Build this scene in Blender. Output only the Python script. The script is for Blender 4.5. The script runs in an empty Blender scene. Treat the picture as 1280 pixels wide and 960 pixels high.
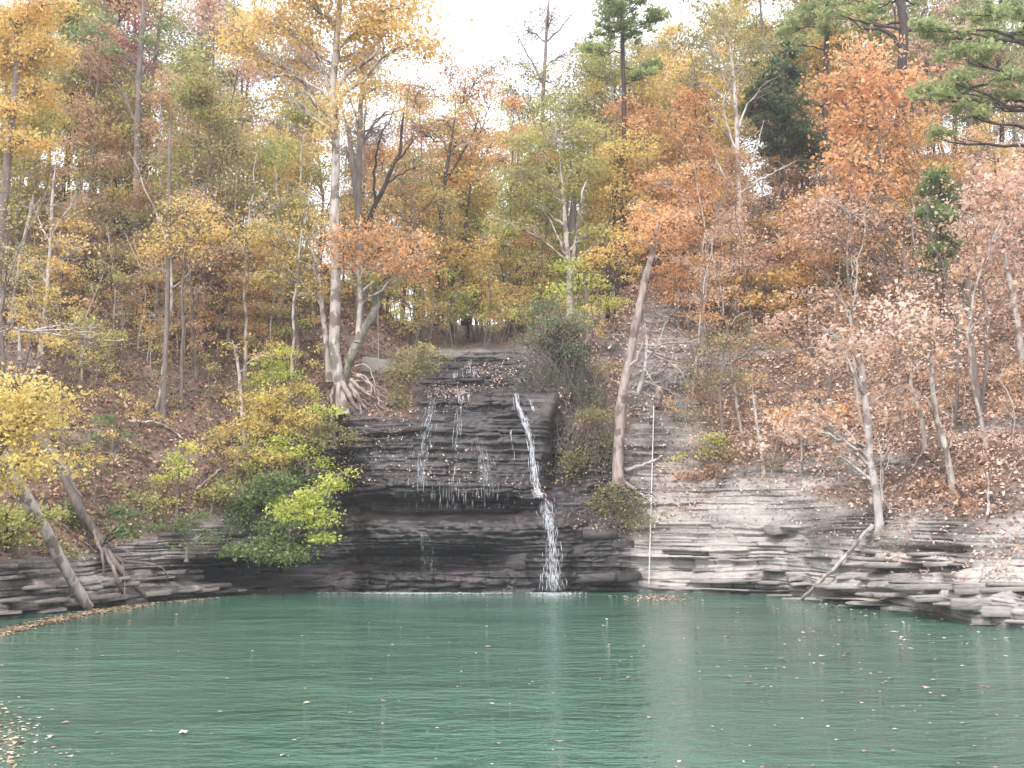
import bpy, math, random
import numpy as np
from mathutils import Vector
from mathutils.bvhtree import BVHTree

# ------------------------------------------------------------------ camera, world, sun, exposure
SC = bpy.context.scene
COL = SC.collection
F = 1256.0                       # focal length in photograph pixels
PITCH = math.atan(180.0 / F)     # the camera looks slightly up the falls
H = 2.6                          # eye height over the water
cam = bpy.data.cameras.new('camera'); camo = bpy.data.objects.new('camera', cam); COL.objects.link(camo)
cam.sensor_width = 36; cam.lens = F / 1280 * 36
cam.clip_start = 0.1; cam.clip_end = 6000
camo.location = (0, 0, H); camo.rotation_euler = (math.pi / 2 + PITCH, 0, 0)
SC.camera = camo

SUN_EL, SUN_AZ = 52.0, -28.0     # sun behind the camera to its left, behind thin cloud
W = bpy.data.worlds.new('World'); SC.world = W; W.use_nodes = True
wn, wl = W.node_tree.nodes, W.node_tree.links
bg = wn['Background']; bg.inputs['Strength'].default_value = 0.15
sky = wn.new('ShaderNodeTexSky'); sky.sky_type = 'NISHITA'; sky.sun_disc = False
sky.sun_elevation = math.radians(SUN_EL); sky.sun_rotation = math.radians(180 + SUN_AZ)
sky.air_density = 1.0; sky.dust_density = 3.0
mx = wn.new('ShaderNodeMix'); mx.data_type = 'RGBA'; mx.inputs['Factor'].default_value = 0.8
mx.inputs['B'].default_value = (6.4, 6.5, 7.0, 1)      # bright thin overcast
wl.new(sky.outputs['Color'], mx.inputs['A']); wl.new(mx.outputs['Result'], bg.inputs['Color'])
sl = bpy.data.lights.new('sun', 'SUN'); sl.energy = 1.5; sl.angle = math.radians(14); sl.color = (1, .95, .88)
so = bpy.data.objects.new('sun', sl); COL.objects.link(so)
el, az = math.radians(SUN_EL), math.radians(SUN_AZ)
sd = Vector((math.sin(az) * math.cos(el), -math.cos(az) * math.cos(el), math.sin(el)))   # towards the sun
so.rotation_euler = sd.to_track_quat('Z', 'Y').to_euler()
SC.view_settings.view_transform = 'Standard'; SC.view_settings.look = 'None'
SC.view_settings.exposure = 1.31; SC.view_settings.gamma = 1.0
SC.cycles.max_bounces = 6; SC.cycles.volume_bounces = 1; SC.cycles.transparent_max_bounces = 12
SC.cycles.use_denoising = True

R = np.random.default_rng(7)
rnd = random.Random(11)

# ------------------------------------------------------------------ projection helpers
cp, sp = math.cos(PITCH), math.sin(PITCH)
def z_of(py, Y):
    v = (480 - py) / F
    return H + Y * (sp + v * cp) / (cp - v * sp)
def x_of(px, z, Y):
    v = np.tan(np.arctan((z - H) / Y) - PITCH)
    return (px - 640) / F * Y / (cp - v * sp)
def P(px, py, Y):
    v = (480 - py) / F
    return np.array([(px - 640) / F * Y / (cp - v * sp), Y, H + Y * (sp + v * cp) / (cp - v * sp)])
def proj(p):
    p = np.asarray(p, float); x, y, z = p[..., 0], p[..., 1], p[..., 2] - H
    d = y * cp + z * sp; u = -y * sp + z * cp
    return 640 + F * x / d, 480 - F * u / d, d

# ------------------------------------------------------------------ noise
def _hash(ix, iy, iz, seed):
    h = (ix.astype(np.int64) * 374761393 + iy.astype(np.int64) * 668265263 + iz.astype(np.int64) * 2147483647 + seed * 974711) & 0xffffffff
    h = ((h ^ (h >> 13)) * 1274126177) & 0xffffffff
    h = ((h ^ (h >> 16)) * 2246822519) & 0xffffffff
    return ((h ^ (h >> 15)) & 0xffffff) / float(0xffffff)
def vnoise(x, y, z, seed=0):
    x, y, z = np.broadcast_arrays(np.asarray(x, float), np.asarray(y, float), np.asarray(z, float))
    ix, iy, iz = np.floor(x), np.floor(y), np.floor(z)
    fx, fy, fz = x - ix, y - iy, z - iz
    fx, fy, fz = [t * t * (3 - 2 * t) for t in (fx, fy, fz)]
    r = 0
    for a in (0, 1):
        for b in (0, 1):
            for c in (0, 1):
                w = (fx if a else 1 - fx) * (fy if b else 1 - fy) * (fz if c else 1 - fz)
                r = r + w * _hash(ix + a, iy + b, iz + c, seed)
    return r
def fbm(x, y, z, seed=0, n=3):
    r, a, s = 0, .5, 0
    for i in range(n):
        r = r + a * vnoise(x * 2 ** i, y * 2 ** i, z * 2 ** i, seed + i); s += a; a *= .5
    return r / s

# ------------------------------------------------------------------ object helpers
def mesh(name, V, Q=None, T=None, mat=None, smooth=False, attrs=None):
    V = np.asarray(V, np.float32)
    Q = np.zeros((0, 4), np.int32) if Q is None else np.asarray(Q, np.int32).reshape(-1, 4)
    T = np.zeros((0, 3), np.int32) if T is None else np.asarray(T, np.int32).reshape(-1, 3)
    me = bpy.data.meshes.new(name)
    me.vertices.add(len(V)); me.vertices.foreach_set('co', V.ravel())
    n = len(Q) * 4 + len(T) * 3
    me.loops.add(n); me.loops.foreach_set('vertex_index', np.concatenate([Q.ravel(), T.ravel()]))
    me.polygons.add(len(Q) + len(T))
    st = np.concatenate([np.arange(len(Q)) * 4, len(Q) * 4 + np.arange(len(T)) * 3]).astype(np.int32)
    me.polygons.foreach_set('loop_start', st)
    me.update(calc_edges=True)
    if smooth: me.polygons.foreach_set('use_smooth', np.ones(len(st), bool))
    for k, (dom, a) in (attrs or {}).items():
        at = me.attributes.new(k, 'FLOAT', dom); at.data.foreach_set('value', np.asarray(a, np.float32))
    for m in ([mat] if not isinstance(mat, list) else mat):
        if m: me.materials.append(m)
    me.validate(verbose=False)
    return me
def obj(name, me, parent=None, loc=None):
    o = bpy.data.objects.new(name, me); COL.objects.link(o)
    if parent: o.parent = parent
    if loc is not None: o.location = loc
    if name in ('branches', 'stem_tangle', 'stems'): o['kind'] = 'stuff'
    return o
def tag(o, label=None, cat=None, group=None, kind=None):
    for k, v in (('label', label), ('category', cat), ('group', group), ('kind', kind)):
        if v: o[k] = v
    return o
def thing(name, label, cat, loc, group=None):
    return tag(obj(name, None, None, loc), label, cat, group)

class Tubes:
    def __init__(s): s.V = []; s.Q = []; s.n = 0
    def add(s, pts, rad, sides=6, cap=False, rough=0.0):
        p = np.asarray(pts, float); r = np.broadcast_to(np.asarray(rad, float), (len(p),)).copy()
        if cap:
            p = np.vstack([p[:1], p, p[-1:]]); r = np.concatenate([[r[0] * .02], r, [r[-1] * .02]])
        q = p.copy()
        if cap: q[0] = p[1] - (p[2] - p[1]) * .01; q[-1] = p[-2] + (p[-2] - p[-3]) * .01
        t = np.gradient(q, axis=0); t /= np.linalg.norm(t, axis=1, keepdims=True) + 1e-9
        m = t.mean(0); ref = np.eye(3)[np.argmin(np.abs(m))]
        a = np.cross(t, ref); a /= np.linalg.norm(a, axis=1, keepdims=True) + 1e-9
        b = np.cross(t, a)
        th = np.arange(sides) * 2 * math.pi / sides
        rr = r[:, None] * np.ones(sides)
        if rough: rr = rr * (1 + rough * R.uniform(-1, 1, rr.shape))
        v = p[:, None] + rr[..., None] * (np.cos(th)[None, :, None] * a[:, None] + np.sin(th)[None, :, None] * b[:, None])
        k = len(p)
        i = np.arange(k - 1)[:, None] * sides; j = np.arange(sides)[None]; j2 = (j + 1) % sides
        s.Q.append((np.stack([i + j, i + j2, i + sides + j2, i + sides + j], -1) + s.n).reshape(-1, 4))
        s.V.append(v.reshape(-1, 3)); s.n += k * sides
    def mesh(s, name, mat, org=(0, 0, 0), smooth=True):
        return mesh(name, np.vstack(s.V) - np.asarray(org), np.vstack(s.Q), mat=mat, smooth=smooth)

def curve(pts, n):
    """smooth polyline through the points"""
    p = np.asarray(pts, float)
    if len(p) == 2: return p[0] + (p[1] - p[0]) * np.linspace(0, 1, n)[:, None]
    g = np.vstack([2 * p[0] - p[1], p, 2 * p[-1] - p[-2]])
    u = np.linspace(0, len(p) - 1 - 1e-6, n); i = u.astype(int); f = (u - i)[:, None]
    a, b, c, d = g[i], g[i + 1], g[i + 2], g[i + 3]
    return .5 * (2 * b + (c - a) * f + (2 * a - 5 * b + 4 * c - d) * f * f + (3 * b - a - 3 * c + d) * f ** 3)
def wig(p, amp):
    """small crooked jitter of the inner points of a polyline"""
    p = np.array(p); k = len(p)
    if k > 2: p[1:-1] += R.normal(0, amp, (k - 2, 3))
    return p

def leaf_arrays(pos, size, up=.6, long=1.0):
    n = len(pos)
    nn = R.normal(0, 1, (n, 3)); nn[:, 2] += up * np.sign(R.uniform(-.2, 1, n)); nn /= np.linalg.norm(nn, axis=1, keepdims=True)
    t = np.cross(nn, R.normal(0, 1, (n, 3))); t /= np.linalg.norm(t, axis=1, keepdims=True) + 1e-9
    b = np.cross(nn, t); s = (np.broadcast_to(size, (n,)) * np.clip(R.lognormal(-.05, .3, n), .45, 1.7))[:, None]
    V = np.stack([pos - t * s * .5 * long, pos + b * s * .33 + nn * s * .1 + t * s * .05, pos + t * s * .5 * long, pos - b * s * .33 + nn * s * .1 + t * s * .05], 1)
    return V.reshape(-1, 3), np.arange(n * 4).reshape(-1, 4)
def leaf_mesh(name, pos, size, mat, tone, up=.6, org=(0, 0, 0), long=1.0):
    V, Q = leaf_arrays(np.asarray(pos) - np.asarray(org), size, up, long)
    return mesh(name, V, Q, mat=mat, attrs={'tone': ('FACE', tone)})

# ------------------------------------------------------------------ materials
def lin(c): 
    c = np.asarray(c, float) / 255
    return tuple(np.where(c <= .04045, c / 12.92, ((c + .055) / 1.055) ** 2.4)) + (1,)
def newmat(name):
    m = bpy.data.materials.new(name); m.use_nodes = True
    nt = m.node_tree; nt.nodes.clear()
    o = nt.nodes.new('ShaderNodeOutputMaterial')
    return m, nt, o
def node(nt, typ, **kw):
    n = nt.nodes.new(typ)
    for k, v in kw.items():
        if k in n.inputs.keys() or isinstance(k, int): n.inputs[k].default_value = v
        else: setattr(n, k, v)
    return n
def ramp(nt, cols, pos=None, interp='LINEAR'):
    r = nt.nodes.new('ShaderNodeValToRGB'); r.color_ramp.interpolation = interp
    e = r.color_ramp.elements
    pos = pos or [i / (len(cols) - 1) for i in range(len(cols))]
    while len(e) < len(cols): e.new(.5)
    for i, (c, p) in enumerate(zip(cols, pos)): e[i].position = p; e[i].color = c
    return r
def noise(nt, scale, stretch=(1, 1, 1), detail=4, rough=.55):
    tc = node(nt, 'ShaderNodeTexCoord'); mp = node(nt, 'ShaderNodeMapping')
    mp.inputs['Scale'].default_value = stretch
    nz = node(nt, 'ShaderNodeTexNoise'); nz.inputs['Scale'].default_value = scale
    nz.inputs['Detail'].default_value = detail; nz.inputs['Roughness'].default_value = rough
    nt.links.new(tc.outputs['Object'], mp.inputs['Vector']); nt.links.new(mp.outputs['Vector'], nz.inputs['Vector'])
    return nz

def leaf_mat(name, cols, k=1.0, trans=.45):
    m, nt, out = newmat(name); L = nt.links.new
    a = node(nt, 'ShaderNodeAttribute'); a.attribute_name = 'tone'
    r = ramp(nt, [tuple(x * k for x in lin(c)[:3]) + (1,) for c in cols])
    L(a.outputs['Fac'], r.inputs['Fac'])
    d = node(nt, 'ShaderNodeBsdfPrincipled', Roughness=.55); d.inputs['Specular IOR Level'].default_value = .3
    t = node(nt, 'ShaderNodeBsdfTranslucent'); x = node(nt, 'ShaderNodeMixShader'); x.inputs[0].default_value = trans
    L(r.outputs['Color'], d.inputs['Base Color']); L(r.outputs['Color'], t.inputs['Color'])
    L(d.outputs[0], x.inputs[1]); L(t.outputs[0], x.inputs[2]); L(x.outputs[0], out.inputs['Surface'])
    return m
PAL = dict(
    yellow=[(158, 132, 62), (200, 170, 78), (218, 192, 98), (230, 208, 124)],
    gold=[(176, 132, 60), (214, 170, 78), (230, 192, 104), (220, 196, 128)],
    orange=[(184, 118, 70), (218, 150, 88), (230, 172, 110), (234, 196, 140)],
    rust=[(142, 98, 70), (178, 128, 90), (202, 152, 112), (214, 178, 136)],
    pink=[(164, 122, 98), (200, 154, 126), (220, 182, 154), (232, 206, 184)],
    olive=[(104, 100, 56), (140, 132, 74), (164, 152, 90), (188, 166, 98)],
    lime=[(118, 140, 40), (160, 178, 54), (190, 200, 76), (212, 206, 90)],
    ygreen=[(108, 112, 50), (150, 154, 68), (178, 174, 88), (200, 184, 98)],
    green=[(70, 92, 46), (98, 122, 60), (124, 144, 78), (152, 166, 94)],
    cedar=[(48, 68, 38), (66, 86, 46), (84, 104, 56), (104, 120, 66)],
    pine=[(98, 116, 60), (128, 144, 78), (152, 166, 96), (176, 184, 112)],
    sage=[(72, 84, 54), (98, 112, 72), (124, 136, 92), (150, 156, 112)],
    brown=[(108, 84, 62), (144, 112, 80), (170, 134, 96), (188, 158, 118)],
    crimson=[(104, 36, 44), (142, 54, 60), (168, 80, 78), (150, 70, 60)],
    grey=[(110, 100, 92), (140, 128, 118), (160, 146, 130), (128, 122, 96)],
    litter=[(58, 38, 30), (104, 68, 50), (138, 94, 72), (176, 132, 106), (204, 170, 150)],
    litterpink=[(110, 80, 66), (156, 118, 98), (184, 146, 124), (206, 174, 152), (226, 206, 190)],
    float=[(104, 80, 58), (146, 116, 86), (178, 154, 124), (212, 200, 184)])
def soft(c):
    c = np.asarray(c, float); g = c.mean(); c = c + (g - c) * .13
    return tuple(c + (255 - c) * .10)
PAL = {k: [soft(c) for c in v] for k, v in PAL.items()}
LM = {k: leaf_mat('leaf_' + k, c, 1.16, .1 if k.startswith('lit') or k == 'float' else .5) for k, c in PAL.items()}

def bark_mat(name, c0, c1, blotch=None, k=.85):
    m, nt, out = newmat(name); L = nt.links.new
    n1 = noise(nt, 6, (1, 1, .25), 5); r = ramp(nt, [tuple(x * k for x in lin(c0)[:3]) + (1,), tuple(x * k for x in lin(c1)[:3]) + (1,)], [.32, .68])
    L(n1.outputs['Fac'], r.inputs['Fac']); c = r.outputs['Color']
    if blotch:
        n2 = noise(nt, 2.2, (1, 1, .7), 3); rr = ramp(nt, [(0, 0, 0, 1), (1, 1, 1, 1)], [.5, .58])
        x = node(nt, 'ShaderNodeMix', data_type='RGBA'); L(n2.outputs['Fac'], rr.inputs['Fac']); L(rr.outputs['Color'], x.inputs['Factor'])
        L(c, x.inputs['A']); x.inputs['B'].default_value = tuple(v * k for v in lin(blotch)[:3]) + (1,); c = x.outputs['Result']
    b = node(nt, 'ShaderNodeBsdfPrincipled', Roughness=.9); L(c, b.inputs['Base Color'])
    bp = node(nt, 'ShaderNodeBump', Strength=.6, Distance=.03); n3 = noise(nt, 22, (1, 1, .2), 4)
    L(n3.outputs['Fac'], bp.inputs['Height']); L(bp.outputs[0], b.inputs['Normal']); L(b.outputs[0], out.inputs['Surface'])
    return m
BM = dict(pale=bark_mat('bark_pale', (158, 146, 136), (208, 198, 190), (128, 114, 104)),
          white=bark_mat('bark_white', (176, 166, 160), (218, 210, 206), (150, 138, 130)),
          grey=bark_mat('bark_grey', (104, 92, 86), (146, 132, 124)),
          dark=bark_mat('bark_dark', (50, 42, 40), (84, 72, 68)),
          pink=bark_mat('bark_pink', (142, 124, 116), (196, 178, 170), (124, 104, 96)),
          moss=bark_mat('bark_moss', (120, 114, 100), (176, 168, 156), (92, 94, 66)))

def rock_mat():
    m, nt, out = newmat('layered_rock'); L = nt.links.new
    A = lambda nm: node(nt, 'ShaderNodeAttribute', attribute_name=nm)
    wet, tone, soil = A('wet'), A('tone'), A('soil')
    fine = noise(nt, 1.0, (.5, .5, 9), 6, .65); pat = noise(nt, .55, (1, 1, 2.2), 5, .6); rust = noise(nt, .9, (.5, .5, 3.5), 4, .6)
    add = node(nt, 'ShaderNodeMath', operation='MULTIPLY_ADD'); L(fine.outputs['Fac'], add.inputs[0]); add.inputs[1].default_value = .55
    m2 = node(nt, 'ShaderNodeMath', operation='MULTIPLY_ADD'); L(pat.outputs['Fac'], m2.inputs[0]); m2.inputs[1].default_value = .75
    m3 = node(nt, 'ShaderNodeMath', operation='MULTIPLY_ADD'); L(tone.outputs['Fac'], m3.inputs[0]); m3.inputs[1].default_value = .5; m3.inputs[2].default_value = -.4
    L(m3.outputs[0], m2.inputs[2]); L(m2.outputs[0], add.inputs[2])
    dry = ramp(nt, [lin((62, 57, 55)), lin((108, 102, 99)), lin((146, 140, 135)), lin((182, 175, 167))], [.25, .45, .62, .9]); L(add.outputs[0], dry.inputs['Fac'])
    wetr = ramp(nt, [lin((20, 17, 17)), lin((40, 35, 36)), lin((66, 59, 62)), lin((98, 90, 97))], [.25, .48, .66, .95]); L(add.outputs[0], wetr.inputs['Fac'])
    gr = noise(nt, 7.0, (1, 1, 1.6), 8, .72); ga = node(nt, 'ShaderNodeMath', operation='MULTIPLY_ADD'); L(gr.outputs['Fac'], ga.inputs[0]); ga.inputs[1].default_value = .55; ga.inputs[2].default_value = -.275
    gs = node(nt, 'ShaderNodeMath', operation='ADD'); L(add.outputs[0], gs.inputs[0]); L(ga.outputs[0], gs.inputs[1]); L(gs.outputs[0], dry.inputs['Fac']); L(gs.outputs[0], wetr.inputs['Fac'])
    rr = ramp(nt, [(0, 0, 0, 1), (.55, .55, .55, 1)], [.55, .75]); L(rust.outputs['Fac'], rr.inputs['Fac'])
    xr = node(nt, 'ShaderNodeMix', data_type='RGBA'); L(rr.outputs['Color'], xr.inputs['Factor']); L(wetr.outputs['Color'], xr.inputs['A']); xr.inputs['B'].default_value = lin((70, 52, 40))
    xd = node(nt, 'ShaderNodeMix', data_type='RGBA'); L(rr.outputs['Color'], xd.inputs['Factor']); L(dry.outputs['Color'], xd.inputs['A']); xd.inputs['B'].default_value = lin((140, 124, 110))
    x = node(nt, 'ShaderNodeMix', data_type='RGBA'); L(wet.outputs['Fac'], x.inputs['Factor']); L(xd.outputs['Result'], x.inputs['A']); L(xr.outputs['Result'], x.inputs['B'])
    sn = noise(nt, 2.5, (1, 1, 1), 6, .7); sr = ramp(nt, [lin((58, 46, 38)), lin((104, 84, 70)), lin((142, 118, 102))], [.3, .5, .75]); L(sn.outputs['Fac'], sr.inputs['Fac'])
    y = node(nt, 'ShaderNodeMix', data_type='RGBA'); L(soil.outputs['Fac'], y.inputs['Factor']); L(x.outputs['Result'], y.inputs['A']); L(sr.outputs['Color'], y.inputs['B'])
    b = node(nt, 'ShaderNodeBsdfPrincipled'); L(y.outputs['Result'], b.inputs['Base Color'])
    ro = node(nt, 'ShaderNodeMapRange'); L(wet.outputs['Fac'], ro.inputs['Value']); ro.inputs['To Min'].default_value = .9; ro.inputs['To Max'].default_value = .36; L(ro.outputs[0], b.inputs['Roughness'])
    bp = node(nt, 'ShaderNodeBump', Strength=.7, Distance=.05); bn = noise(nt, 6, (.9, .9, 2.6), 8, .72); L(bn.outputs['Fac'], bp.inputs['Height']); L(bp.outputs[0], b.inputs['Normal'])
    L(b.outputs[0], out.inputs['Surface'])
    return m
ROCK = rock_mat()

# ------------------------------------------------------------------ terrain: banks, the falls' cliff and the hillside
# per column of the view: shore distance, then (photo row, distance) of ledge top, cliff top, slope, upper slope, ridge
COLS = [
 (-3000, 8.0, (700, 8.5), (600, 9), (300, 12), (0, 16), (-300, 22)),
 (-1500, 13, (710, 13.5), (620, 15), (350, 22), (150, 30), (0, 38)),
 (-700, 18.7, (720, 19.2), (650, 21), (420, 30), (240, 40), (90, 50)),
 (-250, 24.5, (730, 25), (670, 27), (470, 37), (310, 47), (170, 57)),
 (0, 29.5, (740, 29.8), (700, 30.8), (500, 40), (350, 50), (225, 60)),
 (110, 33.5, (732, 33.8), (690, 34.8), (480, 43), (340, 52), (235, 62)),
 (200, 37, (720, 37.2), (668, 38.4), (480, 45), (350, 53), (250, 63)),
 (280, 39.6, (712, 40.4), (640, 40.9), (480, 46), (360, 54), (275, 63)),
 (380, 41.9, (680, 42.8), (550, 43.2), (480, 46), (380, 53), (305, 62)),
 (430, 42, (640, 42.3), (520, 43.2), (475, 45.5), (410, 50), (350, 60)),
 (500, 41.8, (625, 42.2), (520, 43.0), (470, 45.4), (440, 47.2), (405, 62)),
 (560, 41.8, (625, 42.1), (520, 43.1), (470, 45.8), (440, 47.5), (408, 80)),
 (640, 41.8, (625, 42.1), (520, 43.3), (470, 45.8), (440, 47.5), (405, 80)),
 (700, 42.0, (630, 42.4), (520, 43.5), (455, 45.8), (415, 49), (370, 68)),
 (760, 42.2, (640, 43), (560, 44), (470, 46.5), (400, 51), (325, 64)),
 (810, 42.3, (640, 43.2), (560, 45), (440, 49), (360, 54), (292, 64)),
 (880, 41.6, (640, 42.8), (600, 44), (450, 49), (350, 55), (262, 65)),
 (960, 39.8, (640, 41.2), (600, 42.3), (450, 48.5), (340, 55), (240, 65)),
 (1050, 35.5, (700, 36.3), (630, 38.3), (450, 46), (320, 54), (215, 64)),
 (1150, 31.3, (700, 32.6), (640, 34.5), (470, 42), (320, 51), (190, 61)),
 (1220, 27.9, (715, 29.4), (650, 31.5), (480, 39), (320, 48), (180, 58)),
 (1300, 26.0, (715, 27.8), (635, 30), (470, 37), (320, 46), (170, 56)),
 (1700, 19.5, (700, 21), (600, 23), (430, 30), (260, 40), (100, 50)),
 (2700, 12.5, (700, 13.5), (600, 15), (350, 22), (150, 30), (0, 38)),
 (4400, 7.5, (690, 8.2), (580, 9), (300, 12), (0, 16), (-300, 22)),
]
cpx = np.array([c[0] for c in COLS], float)
lev = []                                   # per level (Y, z)
for c in COLS:
    Y1 = c[1]; row = [(Y1 - 1.2, -2.5), (Y1, 0.0)] + [(Y, z_of(py, Y)) for py, Y in c[2:]]
    row += [(row[-1][0] + 30, row[-1][1] + (6 if 430 < c[0] < 720 else -1)), (row[-1][0] + (120 if -800 < c[0] < 1800 else 45), row[-1][1] - 4)]
    lev.append(row)
lev = np.array(lev)                        # columns x levels x 2
colpx = np.concatenate([np.linspace(-3000, -60, 50), np.arange(-50, 1331, 1.55), np.linspace(1340, 4400, 50)])
NL = lev.shape[1]; base = np.zeros((len(colpx), NL, 2))
for l in range(NL):
    for k in range(2):
        a = np.interp(colpx, cpx, lev[:, l, k])
        n = 17; ker = np.hanning(n + 2)[1:-1]; ker /= ker.sum()
        base[:, l, k] = np.convolve(np.pad(a, n // 2, 'edge'), ker, 'valid')
segs = [4, 110, 100, 110, 56, 34, 8, 6]
tt = np.concatenate([l + np.arange(s) / s for l, s in enumerate(segs)] + [[NL - 1]])
i0 = np.minimum(tt.astype(int), NL - 2); ft = tt - i0
YZ = base[:, i0] * (1 - ft)[None, :, None] + base[:, i0 + 1] * ft[None, :, None]
n = 9; ker = np.hanning(n + 2)[1:-1]; ker /= ker.sum()      # round the profile's corners
YZs = YZ.copy()
for k in range(2):
    pad = np.pad(YZ[..., k], ((0, 0), (n // 2, n // 2)), 'edge')
    YZs[..., k] = sum(ker[j] * pad[:, j:j + YZ.shape[1]] for j in range(n))
YZ = YZs
PX = np.broadcast_to(colpx[:, None], YZ.shape[:2])
G = np.stack([x_of(PX, YZ[..., 1], YZ[..., 0]), YZ[..., 0], YZ[..., 1]], -1)
TT = np.broadcast_to(tt[None], PX.shape)
_, PYG, _ = proj(G)
# outward horizontal direction
gi = np.gradient(G, axis=0); gj = np.gradient(G, axis=1)
N = np.cross(gj, gi); N /= np.linalg.norm(N, axis=2, keepdims=True) + 1e-9
N *= np.sign((N * (np.array([0, 0, 8.0]) - G)).sum(2, keepdims=True))
HN = N.copy(); HN[..., 2] *= .15
for _ in range(2):
    HN[2:-2] = (HN[:-4] + HN[1:-3] + HN[2:-2] + HN[3:-1] + HN[4:]) / 5
HN /= np.linalg.norm(HN, axis=2, keepdims=True) + 1e-9
arc = np.concatenate([[0], np.cumsum(np.linalg.norm(np.diff(base[:, 1, :1], axis=0), axis=1) + np.abs(np.diff(G[:, 4, 0])))])
ARC = np.broadcast_to(arc[:, None], PX.shape)
def sm(a, b, x): 
    t = np.clip((x - a) / (b - a), 0, 1); return t * t * (3 - 2 * t)
fall = sm(372, 420, PX) * (1 - sm(770, 800, PX))            # columns of the falls' wall
left = 1 - sm(372, 420, PX); right = sm(770, 800, PX)
X, Yg, Z = G[..., 0], G[..., 1], G[..., 2]
def strata(seed, thin, thick, share, size, dip, warp):
    rs = np.random.default_rng(seed); zz = [-4.0]; 
    while zz[-1] < 60: zz.append(zz[-1] + (rs.uniform(*thick) if rs.random() < share else rs.uniform(*thin)))
    zz = np.array(zz); pro = rs.uniform(-1, 1, len(zz))
    b = Z + dip * X + warp * (fbm(X * .25, Yg * .25, Z * .3, seed + 5) - .5)
    k = np.clip(np.searchsorted(zz, b) - 1, 0, len(zz) - 2); h = zz[k + 1] - zz[k]; f = (b - zz[k]) / h
    sz = size * (.5 + 1.3 * rs.random(len(zz)))[k]
    c = ARC / sz + (rs.random(len(zz)) * 9)[k] + .25 * (fbm(ARC * .8, Z * 2, 0 * Z, seed + 9) - .5)
    ci = np.floor(c); cf = np.abs(c - ci - .5) * 2
    r = _hash(ci, k, 0 * k, seed + 3)
    groove = np.exp(-((f * h) / .035) ** 2) + .5 * np.exp(-(((1 - f) * h) / .03) ** 2)
    crack = np.exp(-(((1 - cf) * sz * .5) / .03) ** 2) * (h > .1)
    return pro[k], r, groove, crack, f
p1, r1, g1, k1, f1 = strata(3, (.09, .2), (.25, .6), .35, 2.2, -.015, .5)
p2, r2, g2, k2, f2 = strata(8, (.04, .09), (.1, .2), .3, 1.2, .01, .35)
low = 1 - sm(2.0, 2.4, TT); cliff = 1 - sm(2.75, 3.15, TT)
patch = fbm(X * .35, Yg * .35, Z * .6, 40)
ledge = sm(.5, .68, fbm(X * .12, Yg * .12, Z * .8, 61)) * (1 - sm(4.2, 5.2, TT)) * (1 - .7 * left)
barewall = sm(770, 800, PX) * (1 - sm(845, 900, PX + 60 * (patch - .5))) * (1 - sm(4.3, 5.2, TT)) * (.5 + .5 * sm(.38, .55, patch + .25 * (1 - sm(2.7, 3.4, TT))))
lipcol = sm(500, 560, PX) * (1 - sm(640, 690, PX)) * (1 - sm(5.0, 5.15, TT))
rock = np.maximum.reduce([cliff, .75 * ledge, barewall * .9, lipcol])
brk = sm(.38, .62, fbm(X * .7, Yg * .7, Z * 1.1, 31, 3)) * .85 + .15
upper_face = sm(1.4, 1.75, TT) * (1 - sm(2.2, 2.6, TT)) * right * (1 - sm(1080, 1180, PX))
brk = brk * (1 - .82 * upper_face)
lowfall = fall * low
brk = brk * (1 - .88 * lowfall * sm(620, 632, PYG) * (1 - sm(712, 724, PYG)))
band = low * (right + left)                                   # blocky lower ledges of both banks
amp1 = rock * (.10 + .26 * band + .10 * lipcol * (TT > 2.6))
amp1 = amp1 * (.35 + .65 * brk)
d = amp1 * (p1 * .8 + (r1 - .5) * 1.1) + rock * (.05 + .03 * fall) * (1 - .6 * upper_face) * (p2 + (r2 - .5) * .6)
d -= rock * brk * ((.07 + .10 * band) * g1 + .03 * g2 + (.03 + .10 * band) * k1 + .015 * k2 * fall)
d += rock * .5 * (fbm(X * .5, Yg * .5, Z * .7, 12) - .5) + (1 - rock) * 1.1 * (fbm(X * .4, Yg * .4, Z * .4, 77, 4) - .5)
d += rock * (.18 + .14 * fall) * (1 - .5 * upper_face) * (fbm(X * 1.8, Yg * 1.8, Z * 3.2, 13, 4) - .5)
d += rock * fall * .10 * (vnoise(X * 6, Yg * 6, Z * 9, 23) - .5)
def sculpt(px, py, rx, ry, a, p=2):
    return a * np.exp(-(np.abs((PX - px) / rx) ** p + np.abs((PYG - py) / ry) ** p))
d += sculpt(560, 634, 130, 11, -1.1, 4) + sculpt(560, 667, 95, 18, .6, 4) + sculpt(515, 701, 105, 11, -.75, 4) + sculpt(540, 606, 125, 13, .35, 4)   # the undercut bands of the falls
d += sculpt(418, 660, 34, 80, -1.2, 4) + sculpt(400, 560, 28, 45, -1.1, 4)                                         # dark hollow left of the falls
d += sculpt(712, 560, 18, 55, -1.3, 4) + sculpt(690, 585, 9, 50, -.6)                                              # alcove right of the main stream
d += sculpt(740, 685, 70, 55, .8, 4) + sculpt(682, 690, 26, 62, .45, 4)                                            # blocks beside the main stream
d += sculpt(672, 626, 24, 5, .45, 4) + sculpt(560, 500, 110, 8, .3, 4) + sculpt(600, 455, 60, 6, -.2, 4)
d += sculpt(300, 716, 90, 14, -1.0, 4) + sculpt(975, 668, 20, 8, -.4) + sculpt(975, 660, 22, 5, .35)
d += sculpt(1145, 688, 60, 4, -.35, 4) + sculpt(1130, 712, 75, 4, -.45, 4) + sculpt(1060, 742, 50, 6, -.7, 4) + sculpt(1250, 740, 70, 40, .3, 4)
d += sculpt(920, 706, 40, 5, -.25, 4) + sculpt(1140, 655, 60, 25, .25, 4)
far = sm(6.0, 7.0, TT)
d *= (1 - far) * (TT > .8)
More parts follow.
